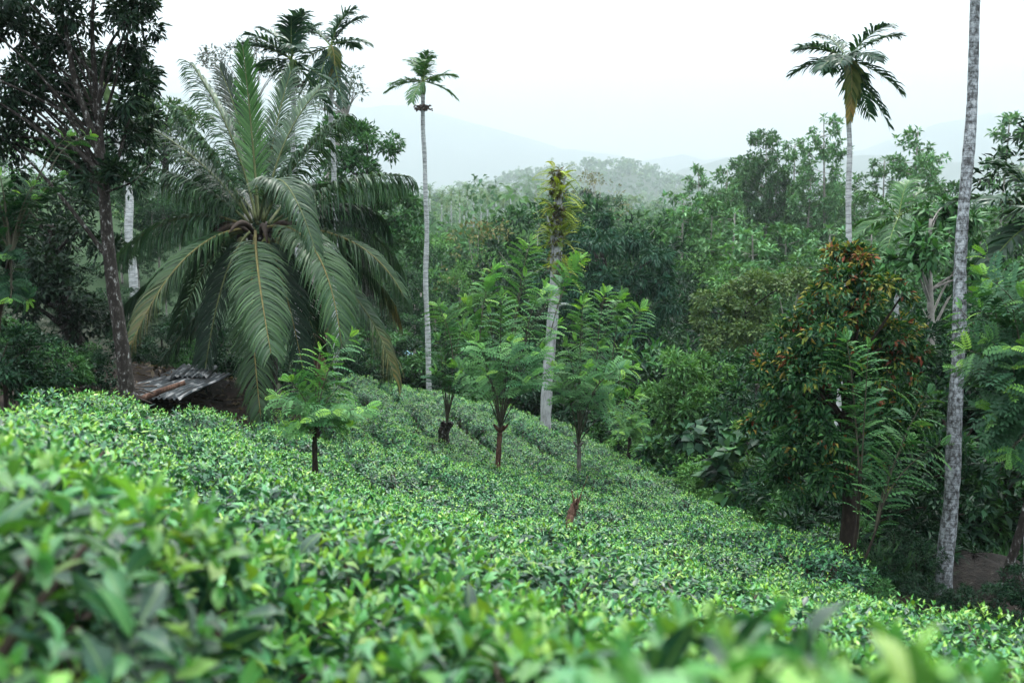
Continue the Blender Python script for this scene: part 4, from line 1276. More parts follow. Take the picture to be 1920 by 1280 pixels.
AIR = [(.06, .16, .075), (.09, .21, .095), (.12, .25, .11)]  # light leaf greens, paled further to stand for haze over these trees
protos = {}
def place(kind, px, pytop, D, label=None, ang=None, group=None, wid=1.0):
    """copy of a prototype with its top at the pixel and its foot on the ground"""
    root, hgt, used = protos[kind]
    o = root if not used else copy_tree(root)
    protos[kind][2] = True
    b0 = on_ground(px, D)
    s = (at(px, pytop, D)[2] - b0[2]) / hgt
    o.location = b0
    o.rotation_euler = (0, 0, rng.random() * 6.28 if ang is None else ang)
    o.scale = (s * wid, s * wid, s)
    if label:
        o['label'] = label
    if group:
        o['group'] = group
    return o

AL = 'airy pale green tree with tiered leaf rosettes beyond the gully'
AGp = 'airy trees beyond the gully'
protos['air_a'] = [airy_proto('airy_tree', AL, 16, 2.6, AIR, 1, group=AGp), 16.0, False]
protos['air_b'] = [airy_proto('airy_tree', AL, 16, 2.1, AIR, 2, group=AGp, nlev=13), 16.0, False]
protos['air_c'] = [airy_proto('airy_tree', AL, 16, 3.2, AIR + MID, 3, group=AGp, nlev=18, per=5), 16.0, False]
for kind, px, py, D, wd in [('air_b', 1312, 318, 36, .8), ('air_c', 1428, 252, 42, .75), ('air_a', 1540, 222, 40, .9), ('air_a', 1706, 246, 33, .9), ('air_b', 1866, 222, 34, 1.0), ('air_c', 1475, 430, 38, 1.1),
                            ('air_a', 1370, 400, 39, 1.1), ('air_b', 1640, 440, 36, 1.2), ('air_c', 1770, 350, 30, .8), ('air_a', 1905, 330, 36, 1.0), ('air_c', 1290, 450, 41, 1.0), ('air_b', 1740, 300, 37, 1.0),
                            ('air_a', 1560, 430, 34, 1.3), ('air_c', 1830, 400, 27, 1.0), ('air_b', 1420, 440, 34, 1.3), ('air_c', 1690, 480, 26, 1.1), ('air_a', 1500, 470, 31, 1.3), ('air_b', 1275, 372, 38, 1.0), ('air_a', 1356, 318, 40, .9), ('air_c', 1392, 300, 44, .8), ('air_b', 1482, 268, 43, .9), ('air_a', 1510, 330, 40, 1.0),
                            ('air_c', 1452, 340, 42, .8), ('air_a', 1600, 330, 42, 1.0), ('air_b', 1650, 300, 41, 1.0), ('air_c', 1335, 380, 42, 1.0), ('air_c', 1560, 350, 44, .9)]:
    place(kind, px, py, D * (2.4 if py < 360 else 1.5), wid=wd)
# broad leaved tree near the small areca
crown_tree('broad_leaf_tree', 'tree with big glossy leaf whorls beside the small areca palm', 'tree', [on_ground(1740, 20), at(1745, 700, 20), at(1742, 500, 20), at(1745, 410, 20)], [.1, .08, .06, .03],
           [pxl(1715, 450, 20, 42, 30), pxl(1790, 430, 20.5, 40, 40), pxl(1750, 480, 19.6, 55, 35), pxl(1700, 500, 20, 35, 30), pxl(1800, 520, 20.5, 40, 40), pxl(1760, 400, 20.5, 30, 25)], 9, 6, 9, .27, MID + FRESH[:1], tpl=leaf4(.34, .05, .3), spread=1.1, droop=.3, subr=.45, crad=.06, limbs=14, bark=M_FARTRUNK, upn=1)

# ------------------------------------------------------------------ forest copies behind
def round_proto(name, label, cat, hgt, lob, nsub, cper, K, leaf, cols, tpl=L2, droop=.25, trunk_r=.2, group=None, limbs=10, subr=.34, bark=None):
    lobes = [(np.array(c, float), np.array(r, float)) for c, r in lob]
    return [crown_tree(name, label, cat, [(0, 0, -.4), (.1, 0, hgt * .4), (0, .1, hgt * .75)], [trunk_r, trunk_r * .8, trunk_r * .35], lobes, nsub, cper, K, leaf, cols, tpl=tpl, droop=droop,
                       subr=subr, crad=leaf * .7, limbs=limbs, group=group, bark=bark or M_FARTRUNK, joined=True), hgt, False]

FG = 'forest trees across the gully'
protos['dome'] = round_proto('forest_tree', 'dense rounded forest tree across the gully', 'tree', 12, [((0, 0, 9), (3, 3, 2.6)), ((1.8, 1, 7), (2.4, 2.4, 2)), ((-2, -.5, 7.2), (2.4, 2.4, 2)), ((.2, -1.8, 6), (2.6, 2.2, 2))], 5, 20, 5, .38, DEEP + MID, group=FG)
protos['tall'] = round_proto('forest_tree', 'tall narrow forest tree with an uneven crown across the gully', 'tree', 14, [((0, 0, 11.6), (2, 2, 2)), ((.8, .5, 9), (2.2, 2.2, 1.8)), ((-1, -.4, 7.4), (2.2, 2.2, 1.8)), ((.4, -.8, 5.4), (2, 2, 1.6))], 5, 18, 5, .36, MID + DEEP, group=FG)
protos['pale'] = round_proto('forest_tree', 'pale feathery forest tree across the gully', 'tree', 13, [((0, 0, 11), (2.4, 2.4, 1.4)), ((1.6, .4, 9), (1.8, 1.8, 1.1)), ((-1.6, 0, 8.6), (1.9, 1.9, 1.1)), ((.3, -1, 7), (2, 2, 1.2))], 5, 16, 5, .34, FRESH + MID[1:], group=FG, subr=.4)
protos['dark'] = round_proto('forest_tree', 'very dark spreading forest tree across the gully', 'tree', 12, [((0, 0, 9.6), (2.6, 2.6, 2.2)), ((2, 0, 8), (2, 2, 1.6)), ((-2, .4, 8), (2.2, 2.2, 1.6)), ((0, -1.8, 6.6), (2.6, 2, 2.2)), ((0, 0, 5), (2.6, 2.4, 2))], 5, 20, 5, .36, DARK + DEEP, group=FG)
protos['brownish'] = round_proto('forest_tree', 'thin crowned tree with yellowish leaves across the gully', 'tree', 13, [((0, 0, 11), (2, 2, 1.8)), ((1.4, .4, 9), (1.6, 1.6, 1.3)), ((-1.4, 0, 8.8), (1.6, 1.6, 1.3))], 5, 8, 4, .34, [(.14, .15, .05), (.09, .12, .04), (.18, .15, .06)], group=FG, subr=.5, limbs=18)
trees = [('dome', 950, 395, 66), ('dark', 1010, 398, 72), ('dome', 1100, 378, 64), ('tall', 1180, 402, 58), ('dome', 1235, 410, 62), ('dark', 1215, 450, 52), ('pale', 1290, 430, 75), ('brownish', 900, 428, 62),
         ('dome', 830, 470, 58), ('pale', 860, 500, 50), ('dome', 790, 480, 52), ('dark', 775, 520, 46), ('tall', 815, 540, 42), ('pale', 930, 470, 55), ('dark', 985, 450, 50), ('dome', 1030, 440, 56), ('pale', 905, 540, 42),
         ('dome', 960, 530, 43), ('dark', 1000, 500, 44), ('pale', 880, 345, 300), ('tall', 925, 345, 310), ('pale', 985, 328, 330), ('tall', 1045, 338, 340), ('pale', 1005, 335, 300), ('tall', 960, 350, 290), ('pale', 905, 355, 300),
         ('dark', 1085, 358, 120), ('brownish', 1118, 330, 115), ('dome', 1140, 372, 110), ('pale', 1200, 395, 95), ('dome', 1260, 400, 105), ('tall', 1330, 412, 100), ('pale', 1380, 420, 110), ('dome', 1450, 428, 105), ('pale', 1540, 430, 95),
         ('dome', 1620, 420, 100), ('tall', 1690, 410, 95), ('dome', 1780, 420, 90), ('pale', 1870, 410, 90), ('pale', 1350, 470, 62), ('pale', 1440, 470, 58), ('pale', 1530, 480, 55), ('pale', 1620, 490, 52), ('pale', 1300, 480, 50), ('pale', 1400, 500, 48), ('pale', 1490, 510, 45), ('tall', 1720, 480, 50), ('dome', 1820, 470, 48), ('dark', 1900, 450, 46),
         ('dark', 1255, 520, 46), ('dark', 1180, 560, 42), ('tall', 1240, 600, 36), ('dark', 1150, 640, 36), ('dark', 700, 560, 36), ('dark', 640, 580, 33), ('dome', 750, 590, 37), ('dark', 560, 600, 30), ('dark', 420, 600, 27), ('dark', 330, 590, 25), ('dome', 280, 480, 36), ('dome', 380, 420, 40),
         ('dome', 330, 330, 48), ('dome', 250, 330, 44), ('dark', 290, 380, 40), ('dome', 380, 330, 46), ('dark', 340, 420, 38), ('dark', 260, 470, 32), ('dark', 420, 380, 42), ('dark', 310, 520, 30), ('dark', 240, 540, 27), ('dome', 300, 290, 58), ('tall', 240, 290, 50), ('dome', 440, 330, 52), ('dark', 230, 420, 32), ('dark', 60, 330, 36), ('dome', 140, 300, 46), ('dark', -20, 300, 34), ('dome', 200, 260, 55), ('tall', 400, 250, 52), ('dome', 560, 270, 55), ('dome', 470, 300, 50), ('pale', 60, 250, 60),
         ('dark', 1500, 640, 24), ('dark', 1580, 660, 20), ('dark', 1660, 640, 21), ('dome', 1450, 680, 25), ('dark', 1740, 600, 19), ('dark', 1830, 620, 18), ('dark', 1910, 600, 17), ('tall', 1680, 560, 28), ('dark', 1780, 560, 25), ('dome', 1880, 540, 24),
         ('dark', 130, 470, 24), ('dark', 30, 440, 23), ('dark', -40, 520, 20), ('dark', 210, 540, 23), ('dark', 250, 600, 22), ('dark', 110, 560, 22.5), ('dome', 20, 290, 44), ('dark', 300, 430, 33), ('tall', 770, 372, 95), ('dome', 800, 415, 92), ('tall', 850, 420, 90), ('dome', 880, 440, 84), ('pale', 830, 440, 76)]
for k, (kind, px, py, D) in enumerate(trees):
    place(kind, px, py, D * (1.6 if D > 80 else 1), wid=rng.uniform(.85, 1.15) * (1.25 if D < 40 else 1))

# ------------------------------------------------------------------ undergrowth shrubs
UG = 'undergrowth shrubs in the gully'
def shrub_proto(label, leaf, cols, seed, tpl=L2, cper=16, K=6):
    return [crown_tree('undergrowth_shrub', label, 'shrub', [(0, 0, -.2), (0, 0, .4), (.05, 0, .8)], [.04, .03, .015],
                       [(np.array([0, 0, .85]), np.array([.75, .75, .55])), (np.array([.5, .2, .6]), np.array([.5, .5, .4])), (np.array([-.5, -.1, .55]), np.array([.5, .5, .4]))],
                       16, cper, K, leaf, cols, tpl=tpl, subr=.36, crad=.07, limbs=9, group=UG, bark=M_BARK_BR, joined=True), 1.4, False]
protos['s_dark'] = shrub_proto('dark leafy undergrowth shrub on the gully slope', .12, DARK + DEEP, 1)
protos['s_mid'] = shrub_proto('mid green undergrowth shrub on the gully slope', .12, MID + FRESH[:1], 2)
protos['s_fresh'] = shrub_proto('fresh green undergrowth shrub on the gully slope', .10, FRESH, 3)
protos['s_big'] = shrub_proto('undergrowth shrub with broad leaves on the gully slope', .22, DEEP + MID, 4, tpl=leaf4(.6, .06, .25), cper=8, K=5)
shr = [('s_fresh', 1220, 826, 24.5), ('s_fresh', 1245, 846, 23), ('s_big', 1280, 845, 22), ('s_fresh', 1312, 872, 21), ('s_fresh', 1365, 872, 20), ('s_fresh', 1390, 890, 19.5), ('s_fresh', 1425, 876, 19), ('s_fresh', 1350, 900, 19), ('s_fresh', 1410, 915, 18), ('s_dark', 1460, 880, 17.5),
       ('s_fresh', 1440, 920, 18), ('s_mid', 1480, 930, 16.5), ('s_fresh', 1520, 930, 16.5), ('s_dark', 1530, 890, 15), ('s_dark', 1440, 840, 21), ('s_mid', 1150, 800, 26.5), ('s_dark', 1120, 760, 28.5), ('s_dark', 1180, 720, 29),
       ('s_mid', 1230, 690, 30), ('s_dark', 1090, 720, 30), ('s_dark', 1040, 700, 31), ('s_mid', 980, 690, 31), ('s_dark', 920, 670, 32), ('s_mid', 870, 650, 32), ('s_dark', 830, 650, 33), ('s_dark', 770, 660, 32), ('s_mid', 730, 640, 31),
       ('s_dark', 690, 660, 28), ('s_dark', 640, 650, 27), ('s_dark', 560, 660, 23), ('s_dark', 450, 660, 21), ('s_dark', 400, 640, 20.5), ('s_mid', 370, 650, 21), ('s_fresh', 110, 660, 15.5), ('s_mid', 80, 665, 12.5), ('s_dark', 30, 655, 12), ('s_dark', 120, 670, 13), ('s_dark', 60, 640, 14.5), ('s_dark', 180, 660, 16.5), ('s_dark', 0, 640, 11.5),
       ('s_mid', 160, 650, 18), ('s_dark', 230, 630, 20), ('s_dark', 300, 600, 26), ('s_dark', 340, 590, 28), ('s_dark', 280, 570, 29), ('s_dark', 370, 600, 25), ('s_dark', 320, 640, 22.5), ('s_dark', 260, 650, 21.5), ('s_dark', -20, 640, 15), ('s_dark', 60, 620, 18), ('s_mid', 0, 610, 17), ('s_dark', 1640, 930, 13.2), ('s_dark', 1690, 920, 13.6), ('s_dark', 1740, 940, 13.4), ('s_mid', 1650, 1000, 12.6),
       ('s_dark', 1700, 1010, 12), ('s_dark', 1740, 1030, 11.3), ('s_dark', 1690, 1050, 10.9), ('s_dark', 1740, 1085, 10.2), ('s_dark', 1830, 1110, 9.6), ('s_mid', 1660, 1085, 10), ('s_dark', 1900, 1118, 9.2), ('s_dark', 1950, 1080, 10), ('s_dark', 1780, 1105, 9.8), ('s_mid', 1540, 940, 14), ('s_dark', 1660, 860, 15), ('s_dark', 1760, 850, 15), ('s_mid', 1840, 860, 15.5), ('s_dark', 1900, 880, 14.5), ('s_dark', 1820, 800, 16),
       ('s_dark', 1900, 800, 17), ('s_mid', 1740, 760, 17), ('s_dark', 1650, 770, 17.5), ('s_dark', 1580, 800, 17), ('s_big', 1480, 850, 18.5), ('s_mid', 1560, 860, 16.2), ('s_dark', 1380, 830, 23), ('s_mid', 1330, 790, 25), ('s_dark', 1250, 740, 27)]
for kind, px, py, D in shr:
    place(kind, px, py, D, wid=rng.uniform(.9, 1.3))

# ------------------------------------------------------------------ distant wood
far = Batch()
NT, NF = 2300, 4200
tD = np.concatenate([125 * (1150 / 125) ** rng.random(NT), 1150 * (2100 / 1150) ** rng.random(NF)])
tpx = rng.uniform(-150, 2080, NT + NF)
xs = np.stack([(tpx - 960) / F * tD, tD], -1)
zs = H(xs[:, 0], xs[:, 1])
for (x, y), z in zip(xs, zs):
    D = math.hypot(x, y)
    hgt = rng.uniform(7, 12.5) * (1.0 + min(D, 1800) / 1700)
    if rng.random() < .05:
        hgt *= 1.4
    wv = hgt * rng.uniform(.24, .38)
    nb = 6 if D < 1150 else 4
    m = 46 if D < 260 else (26 if D < 480 else (10 if D < 1150 else 6))
    lobc = np.array([x, y, z + hgt * .68]) + rng.normal(size=(nb, 3)) * np.array([wv * .55, wv * .55, hgt * .15])
    C = np.repeat(lobc, m, 0)
    d = nrm(randdir(nb * m) + np.array([0, -.3, .35]))
    P = C + d * wv * rng.uniform(.3, .7, (nb * m, 1))
    base_c = [(.035, .095, .035), (.05, .12, .04), (.028, .08, .038), (.07, .13, .045)][rng.integers(4)]
    c = mixcol([base_c, tuple(np.array(base_c) * 1.4)], nb * m, .15)
    dd = nrm(np.cross(d, randdir(nb * m)))
    far.leaves(L2W, P - dd * wv * .3, frames(dd, d), wv * rng.uniform(.4, .75, nb * m) * (.36 if D < 260 else (.5 if D < 480 else (.9 if D < 1150 else 1.3))), c)
    if D < 450:
        tube(far, [(x, y, z - 1), (x + .1, y, z + hgt * .7)], [hgt * .012, hgt * .007], 4, (.22, .2, .17), cap=False)
fo = obj('distant_wood', far.mesh('distant_wood', M_LEAF_M))
fo['kind'] = 'stuff'
fo['label'] = 'hazy mixed woodland covering the valley and the far ridge'
fo['category'] = 'woodland'

# ------------------------------------------------------------------ dead trunk with ferns
DT = 25.5
dl = [on_ground(1022, DT) - np.array([0, 0, .2]), at(1026, 720, DT), at(1036, 600, DT), at(1042, 510, DT), at(1044, 430, DT), at(1047, 370, DT), at(1046, 318, DT)]
dead = thing('dead_tree', 'pale dead trunk overgrown with yellow green ferns at the tea edge', 'dead tree', dl[0])
tb = Batch()
line = smooth_line(dl, 40)
rr_ = np.interp(np.linspace(0, 1, len(line)), [0, .1, .45, .62, .8, 1], [.18, .14, .14, .165, .12, .05]) * (1 + .08 * np.sin(np.arange(len(line)) * 1.7) + rng.normal(0, .03, len(line)))
tube(tb, line, rr_, 12, (.5, .5, .5))
obj('trunk', tb.mesh('trunk', M_BARK_GR, dl[0], True), dead)
for pts, r0 in (([(1046, 400), (1056, 350), (1062, 322)], .05), ([(1040, 450), (1030, 420), (1026, 405)], .055), ([(1046, 572), (1060, 570), (1070, 572)], .05), ([(1042, 392), (1028, 380), (1022, 375)], .03)):
    sb = Batch()
    l3 = smooth_line([at(a, b_, DT - .1) for a, b_ in pts], 8)
    tube(sb, l3, np.linspace(r0, r0 * .3, len(l3)), 7, (.4, .4, .4))
    obj('branch_stub', sb.mesh('branch_stub', M_BARK_GR, dl[0], True), dead)
FERN = [(.26, .34, .04), (.36, .40, .05), (.17, .26, .04), (.12, .2, .04)]
FERNT = compound(11, .55, .13, .35)
fern_meshes = []
for k in range(7):
    fb = Batch()
    fb.leaves(compound(11, .55, .13, rng.uniform(.2, .6)), np.zeros((1, 3)), np.eye(3)[None], np.ones(1), mixcol(FERN, 1, .15))
    fern_meshes.append(fb.mesh('fern_frond', M_LEAF_M))
mb_ = Batch()
for fy0, fy1, m, cxo in [(318, 350, 20, 0), (352, 368, 26, 8), (385, 398, 26, -6), (398, 430, 30, 6), (432, 462, 34, 0), (470, 515, 16, 4)]:
    ty = rng.uniform(fy0, fy1, m)
    for t_ in ty:
        a = rng.random() * 6.283
        hz = np.array([math.cos(a), math.sin(a), 0])
        P = at(1045 + cxo * .5 + rng.normal(0, 2), t_, DT) + hz * .1
        d = nrm(hz + np.array([0, 0, .9]) * rng.uniform(-.5, 1.3))
        fo_ = obj('fern_frond', fern_meshes[rng.integers(7)], dead)
        m4 = np.eye(4)
        m4[:3, :3] = frames(d[None], nrm(np.array([0, 0, 1.0]) + hz * .2)[None])[0] * rng.uniform(.35, .65)
        m4[:3, 3] = P - dl[0]
        fo_.matrix_basis = Matrix(m4.tolist())
    mth = 150
    ty = rng.uniform(fy0, fy1, mth)
    P = np.array([at(1045 + rng.normal(0, 6), t_, DT - .17 + abs(rng.normal(0, .08))) for t_ in ty])
    mb_.leaves(L2N, P, frames(nrm(randdir(mth) + [0, 0, -.5]), randdir(mth)), rng.uniform(.08, .2, mth), mixcol([(.10, .07, .04), (.05, .06, .03), (.16, .18, .05)], mth))
obj('moss', mb_.mesh('moss', M_LEAF_M, dl[0]), dead)['kind'] = 'stuff'

# broken stump in the tea
sbase = on_ground(1062, 8.9) + np.array([0, 0, -.05])
stump = thing('broken_stump', 'splintered reddish brown stump leaning out of the tea', 'stump', sbase)
tb = Batch()
sl3 = smooth_line([sbase, at(1066, 1000, 8.9), at(1072, 962, 8.95), at(1084, 936, 9.0)], 22)
tube(tb, sl3, np.interp(np.linspace(0, 1, len(sl3)), [0, .5, .8, 1], [.04, .033, .04, .022]) * (1 + rng.normal(0, .08, len(sl3))), 9, (.2, .12, .08))
obj('trunk', tb.mesh('trunk', M_BARK_RED, sbase, True), stump)
for (a, b_, c, d_, r0) in ((1077, 950, 1071, 918, .016), (1083, 940, 1090, 926, .014), (1080, 944, 1083, 926, .012), (1080, 946, 1102, 892, .005)):
    sb = Batch()
    tube(sb, smooth_line([at(a, b_, 8.95), at((a + c) / 2 + 1, (b_ + d_) / 2, 8.95), at(c, d_, 8.95)], 6), np.linspace(r0, .003, 6), 6, (.2, .1, .07))
    obj('splinter', sb.mesh('splinter', M_BARK_RED, sbase, True), stump)

# snag under the palm
nb_ = on_ground(606, 21.5)
snag = thing('dead_snag', 'brown forked dead snag under the coconut palm', 'dead tree', nb_)
tb = Batch()
l3 = smooth_line([nb_, at(600, 700, 21.5), at(598, 650, 21.5), at(600, 628, 21.5)], 14)
tube(tb, l3, np.linspace(.12, .15, len(l3)), 9, (.2, .1, .1))
obj('trunk', tb.mesh('trunk', M_BARK_RED, nb_, True), snag)
for pts, r0 in (([(598, 632), (592, 610), (580, 596)], .04), ([(602, 630), (606, 600), (600, 570)], .045), ([(604, 632), (618, 612), (634, 598)], .03), ([(606, 612), (612, 590), (618, 560)], .02)):
    sb = Batch()
    l4 = smooth_line([at(a, b_, 21.5) for a, b_ in pts], 8)
    tube(sb, l4, np.linspace(r0, .008, len(l4)), 6, (.2, .1, .1))
    obj('branch', sb.mesh('branch', M_BARK_RED, nb_, True), snag)

# ------------------------------------------------------------------ boulder
rb0 = on_ground(1850, 12.8)
b = Batch()
nu, nv_ = 40, 20
vv = []
for i in range(nv_ + 1):
    th = math.pi * .5 * i / nv_
    for j in range(nu):
        ph = 2 * math.pi * j / nu
        r = 1 + .07 * math.sin(3 * ph + 1) + .05 * math.sin(5 * ph + 3 * th) + .04 * math.sin(9 * ph + 5 * th)
        vv.append((1.15 * r * math.cos(ph) * math.cos(th), .95 * r * math.sin(ph) * math.cos(th), .78 * math.sin(th) * (1 + .05 * math.sin(4 * ph)) - .12))
ff = []
for i in range(nv_):
    for j in range(nu):
        k = (j + 1) % nu
        ff += [(i * nu + j, i * nu + k, (i + 1) * nu + k), (i * nu + j, (i + 1) * nu + k, (i + 1) * nu + j)]
b.add(vv, ff, (.1, .08, .07))
tag(obj('boulder', b.mesh('boulder', M_ROCK, smooth=True), loc=rb0), 'rounded brown boulder behind the lichened palm trunk', 'boulder')

# ------------------------------------------------------------------ grass
gb = Batch()
def grass(px0, px1, D0, D1, n, hmin, hmax, cols):
    px = rng.uniform(px0, px1, n)
    D = rng.uniform(D0, D1, n)
    x = (px - 960) / F * D
    z = H(x, D)
    base = np.stack([x, D, z], -1)
    a = rng.random(n) * 6.283
    hz = np.stack([np.cos(a), np.sin(a), 0 * a], -1)
    Hh = rng.uniform(hmin, hmax, n)
    ben = rng.uniform(.25, .8, n)
    wd = np.stack([-np.sin(a), np.cos(a), 0 * a], -1) * (.011 + .008 * rng.random((n, 1)))
    c = mixcol(cols, n, .15)
    S = []
    for t in (0, .4, .75, 1.0):
        p = base + hz * (ben * Hh * t * t)[:, None] + np.array([0, 0, 1.0]) * (Hh * (t - .35 * ben * t * t))[:, None]
        k = [.8, 1, .7, .05][[0, .4, .75, 1.0].index(t)]
        S += [p - wd * k, p + wd * k]
    V = np.stack(S, 1)
    f = []
    for k in range(3):
        q = 2 * k
        f += [(q, q + 1, q + 3), (q, q + 3, q + 2)]
    f = np.array(f)
    gb.add(V.reshape(-1, 3), (f[None] + (np.arange(n) * 8)[:, None, None]).reshape(-1, 3), np.repeat(c, 8, 0))
GR = [(.05, .13, .03), (.08, .19, .04), (.11, .23, .05)]
grass(1380, 1580, 14.5, 19, 2600, .35, .8, GR)
grass(1180, 1300, 22, 25, 1500, .4, .9, GR)
grass(1730, 1930, 13.6, 16, 3000, .4, .95, [(.03, .10, .035), (.05, .14, .045)])
grass(1640, 1760, 11.2, 13.5, 600, .3, .7, [(.02, .06, .025), (.04, .1, .035)])
grass(1560, 1660, 14, 17, 800, .3, .8, GR)
go = obj('tall_grass', gb.mesh('tall_grass', M_LEAF_M))
go['kind'] = 'stuff'; go['label'] = 'tall arching grass along the gully edge and behind the boulder'; go['category'] = 'grass'

# ------------------------------------------------------------------ corrugated iron sheets and brush by the palm
def iron_mat():
    m, n, N, K = new_mat('weathered zinc darkened for shade')
    o = N('ShaderNodeOutputMaterial'); bs = N('ShaderNodeBsdfPrincipled')
    tc = N('ShaderNodeTexCoord')
    mp = N('ShaderNodeMapping'); mp.inputs['Scale'].default_value = (6, .8, 1)
    no = N('ShaderNodeTexNoise'); no.inputs['Scale'].default_value = 2.5; no.inputs['Detail'].default_value = 7
    rp = N('ShaderNodeValToRGB')
    for e, (p, c) in zip([rp.color_ramp.elements[0], rp.color_ramp.elements[1], rp.color_ramp.elements.new(.52)], [(.34, (.010, .008, .007)), (.75, (.05, .085, .11)), (.52, (.016, .027, .035))]):  # zinc tones darkened to stand for the shade of the trees above
        e.position = p; e.color = (*c, 1)
    K(tc.outputs['Object'], mp.inputs['Vector']); K(mp.outputs[0], no.inputs['Vector']); K(no.outputs['Fac'], rp.inputs['Fac'])
    K(rp.outputs['Color'], bs.inputs['Base Color'])
    bs.inputs['Metallic'].default_value = .2
    bs.inputs['Roughness'].default_value = .6
    K(bs.outputs[0], o.inputs['Surface'])
    return m
M_IRON = iron_mat()

def sheet(label, c0, u, v, wdt, lng):
    """corrugated sheet: corner c0, u across the waves, v along them"""
    u = nrm(u); n_ = nrm(np.cross(u, v)); v = nrm(np.cross(n_, u))
    if n_[2] < 0: n_ = -n_
    b = Batch()
    m = 60
    V = []
    for dz in (0, -.004):
        for j, l in enumerate(np.linspace(0, lng, 6)):
            for i in range(m + 1):
                s = wdt * i / m
                V.append(u * s + v * l + n_ * (.018 * math.sin(s / .076 * 2 * math.pi) + dz + .02 * math.sin(l * 2 + s)))
    f = []
    w1 = m + 1
    for lay in (0, 1):
        o_ = lay * 6 * w1
        for j in range(5):
            for i in range(m):
                q = o_ + j * w1 + i
                f += [(q, q + 1, q + w1 + 1), (q, q + w1 + 1, q + w1)]
    b.add(V, f, (.3, .3, .3))
    return tag(obj('corrugated_sheet', b.mesh('corrugated_sheet', M_IRON), loc=c0), label, 'metal sheet')

A_, B_, C_, D_ = at(190, 748, 14.1), at(280, 752, 14.1), at(380, 700, 16.5), at(312, 690, 17.2)
uu = B_ - A_
sheet('blue grey corrugated iron sheet lying nearest the tea beside the lichened trunk', A_ + [0, 0, .0], uu, D_ - A_, .62, 3.0)
sheet('corrugated iron sheet overlapping the others under the drooping frond', A_ + uu * .78 + [0, 0, .04], uu, D_ - A_ + [.15, 0, 0], .62, 2.6)
sheet('upper corrugated iron sheet leaning on the soil bank by the palm', A_ + uu * .6 + (D_ - A_) * .6 + [0, 0, .06], uu + [0, .1, 0], D_ - A_ + [.2, 0, 0], .62, 1.3)
sheet('rusty corrugated iron sheet half buried under dry brush', A_ - uu * .95 + [0, .3, -.04], uu, D_ - A_ + [0, 0, -.1], .62, 2.2)
lg = at(262, 749, 14.0)
lb = Batch()
tube(lb, smooth_line([lg, lg + [.3, .15, .12], lg + [.55, .3, .2]], 8), np.linspace(.05, .035, 8), 8, (.24, .14, .09))
tag(obj('log', lb.mesh('log', M_BARK_RED, lg, True), loc=lg), 'short brown log lying on the iron sheet', 'log')
bb_ = Batch()
for k in range(170):
    p = at(rng.uniform(110, 250), rng.uniform(718, 742), rng.uniform(13.2, 14.6))
    p[2] = max(p[2], ground(p[0], p[1]) + .05)
    d = nrm(np.array([rng.normal(0, 1), rng.normal(0, .5), rng.normal(0, .16)]))
    L = rng.uniform(.25, .9)
    tube(bb_, bez(p - d * L / 2, p + [0, 0, rng.uniform(0, .12)], p + d * L / 2, 4), np.linspace(.012, .004, 4), 4, np.array([.045, .036, .03]) * rng.uniform(.4, 1.8), cap=False)
bo = obj('brush_pile', bb_.mesh('brush_pile', M_WOOD, smooth=True)); bo['kind'] = 'stuff'
bo['label'] = 'pile of dry twigs and fronds on the iron sheets'; bo['category'] = 'brush pile'

# leaf litter on the soil bank
lit = Batch()
n = 900
px = rng.uniform(240, 600, n); D = rng.uniform(13.5, 19.5, n)
x = (px - 960) / F * D
P = np.stack([x, D, H(x, D) + .02], -1)
lit.leaves(L2, P, frames(nrm(randdir(n) * [1, 1, .25]), nrm(randdir(n) * .5 + [0, 0, 1])), rng.uniform(.07, .2, n), mixcol([(.04, .025, .016), (.08, .056, .038), (.02, .014, .01), (.16, .13, .10)], n))
lo = obj('leaf_litter', lit.mesh('leaf_litter', M_LEAF_M)); lo['kind'] = 'stuff'; lo['label'] = 'dry brown leaf litter on the soil under the palm'; lo['category'] = 'leaf litter'

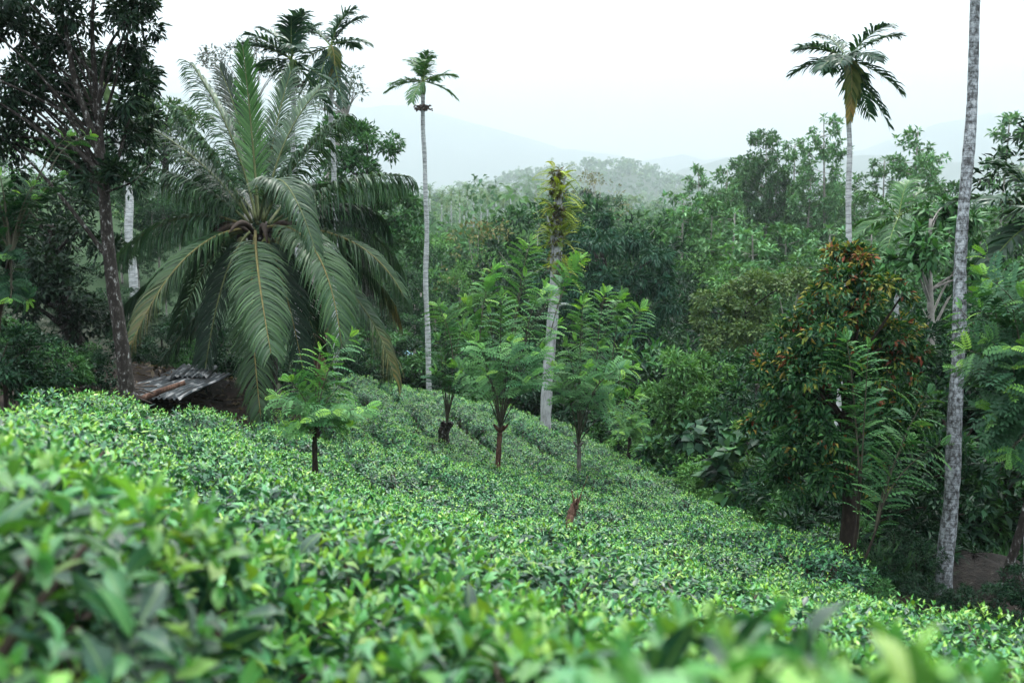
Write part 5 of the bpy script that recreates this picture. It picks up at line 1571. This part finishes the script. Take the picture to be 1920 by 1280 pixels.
# ------------------------------------------------------------------ far houses
def house(label, px, D, wd, dp, hh, wallc, roofc, lift=0.0):
    b0 = on_ground(px, D) + np.array([0, 0, lift])
    root = thing('house', label, 'house', b0)
    def flat(nm, c, rough=.8):
        m = noise_mat(nm, [(.3, tuple(np.array(c) * .8)), (.7, c)], 2, rough, .1)
        return m
    def box(name, lo_, hi, mat, par=root):
        v = [(x_, y_, z_) for x_ in (lo_[0], hi[0]) for y_ in (lo_[1], hi[1]) for z_ in (lo_[2], hi[2])]
        f = [(0, 1, 3), (0, 3, 2), (4, 6, 7), (4, 7, 5), (0, 4, 5), (0, 5, 1), (2, 3, 7), (2, 7, 6), (0, 2, 6), (0, 6, 4), (1, 5, 7), (1, 7, 3)]
        bt = Batch(); bt.add(v, f, (.5, .5, .5))
        return obj(name, bt.mesh(name, mat), par)
    wm = flat('house wall', wallc)
    wall = box('wall', (-wd / 2, -dp / 2, -6), (wd / 2, dp / 2, hh), wm)
    bt = Batch()
    e = .4
    v = [(-wd / 2 - e, -dp / 2 - e, hh), (wd / 2 + e, -dp / 2 - e, hh), (wd / 2 + e, 0, hh + dp * .28), (-wd / 2 - e, 0, hh + dp * .28), (wd / 2 + e, dp / 2 + e, hh), (-wd / 2 - e, dp / 2 + e, hh)]
    v2 = [(a, b_, c + .12) for a, b_, c in v]
    f = []
    for o_ in (0, 6):
        f += [(o_, o_ + 1, o_ + 2), (o_, o_ + 2, o_ + 3), (o_ + 3, o_ + 2, o_ + 4), (o_ + 3, o_ + 4, o_ + 5)]
    f += [(0, 1, 7), (0, 7, 6), (1, 2, 8), (1, 8, 7), (2, 4, 10), (2, 10, 8), (5, 3, 9), (5, 9, 11), (3, 0, 6), (3, 6, 9)]
    bt.add(v + v2, f, (.5, .5, .5))
    obj('roof', bt.mesh('roof', flat('house roof', roofc)), root)
    gl = flat('window dark', (.05, .07, .09), .2)
    for k in (-.28, .05, .32):
        box('window', (wd * k - .4, -dp / 2 - .06, hh * .35), (wd * k + .4, -dp / 2 - .02, hh * .8), gl, wall)
    return root
house('pale blue house with a red roof among the trees across the valley', 1475, 215, 3.6, 4, 2.6, (.62, .76, .82), (.5, .12, .09), lift=6.0)
house('small pale blue roofed hut among the trees beyond the gully', 770, 88, 2.2, 2.2, 1.6, (.5, .55, .56), (.35, .62, .74), lift=1.5)

# ------------------------------------------------------------------ haze
hb = Batch()
lo_, hi = (-9600, -9600, -120), (9600, 9600, 1200)
v = [(x_, y_, z_) for x_ in (lo_[0], hi[0]) for y_ in (lo_[1], hi[1]) for z_ in (lo_[2], hi[2])]
hb.add(v, [(0, 1, 3), (0, 3, 2), (4, 6, 7), (4, 7, 5), (0, 4, 5), (0, 5, 1), (2, 3, 7), (2, 7, 6), (0, 2, 6), (0, 6, 4), (1, 5, 7), (1, 7, 3)], (1, 1, 1))
hm = bpy.data.materials.new('valley haze')
hm.use_nodes = True
hn = hm.node_tree
hn.nodes.clear()
ho = hn.nodes.new('ShaderNodeOutputMaterial')
pv = hn.nodes.new('ShaderNodeVolumePrincipled')
pv.inputs['Color'].default_value = (.53, .60, .645, 1)
pv.inputs['Density'].default_value = 0.0004
pv.inputs['Anisotropy'].default_value = 0.0
hn.links.new(pv.outputs[0], ho.inputs['Volume'])
hz_ = obj('haze', hb.mesh('haze', hm))
hz_['kind'] = 'stuff'
hz_['label'] = 'pale humid haze filling the valley air'
hz_['category'] = 'haze'
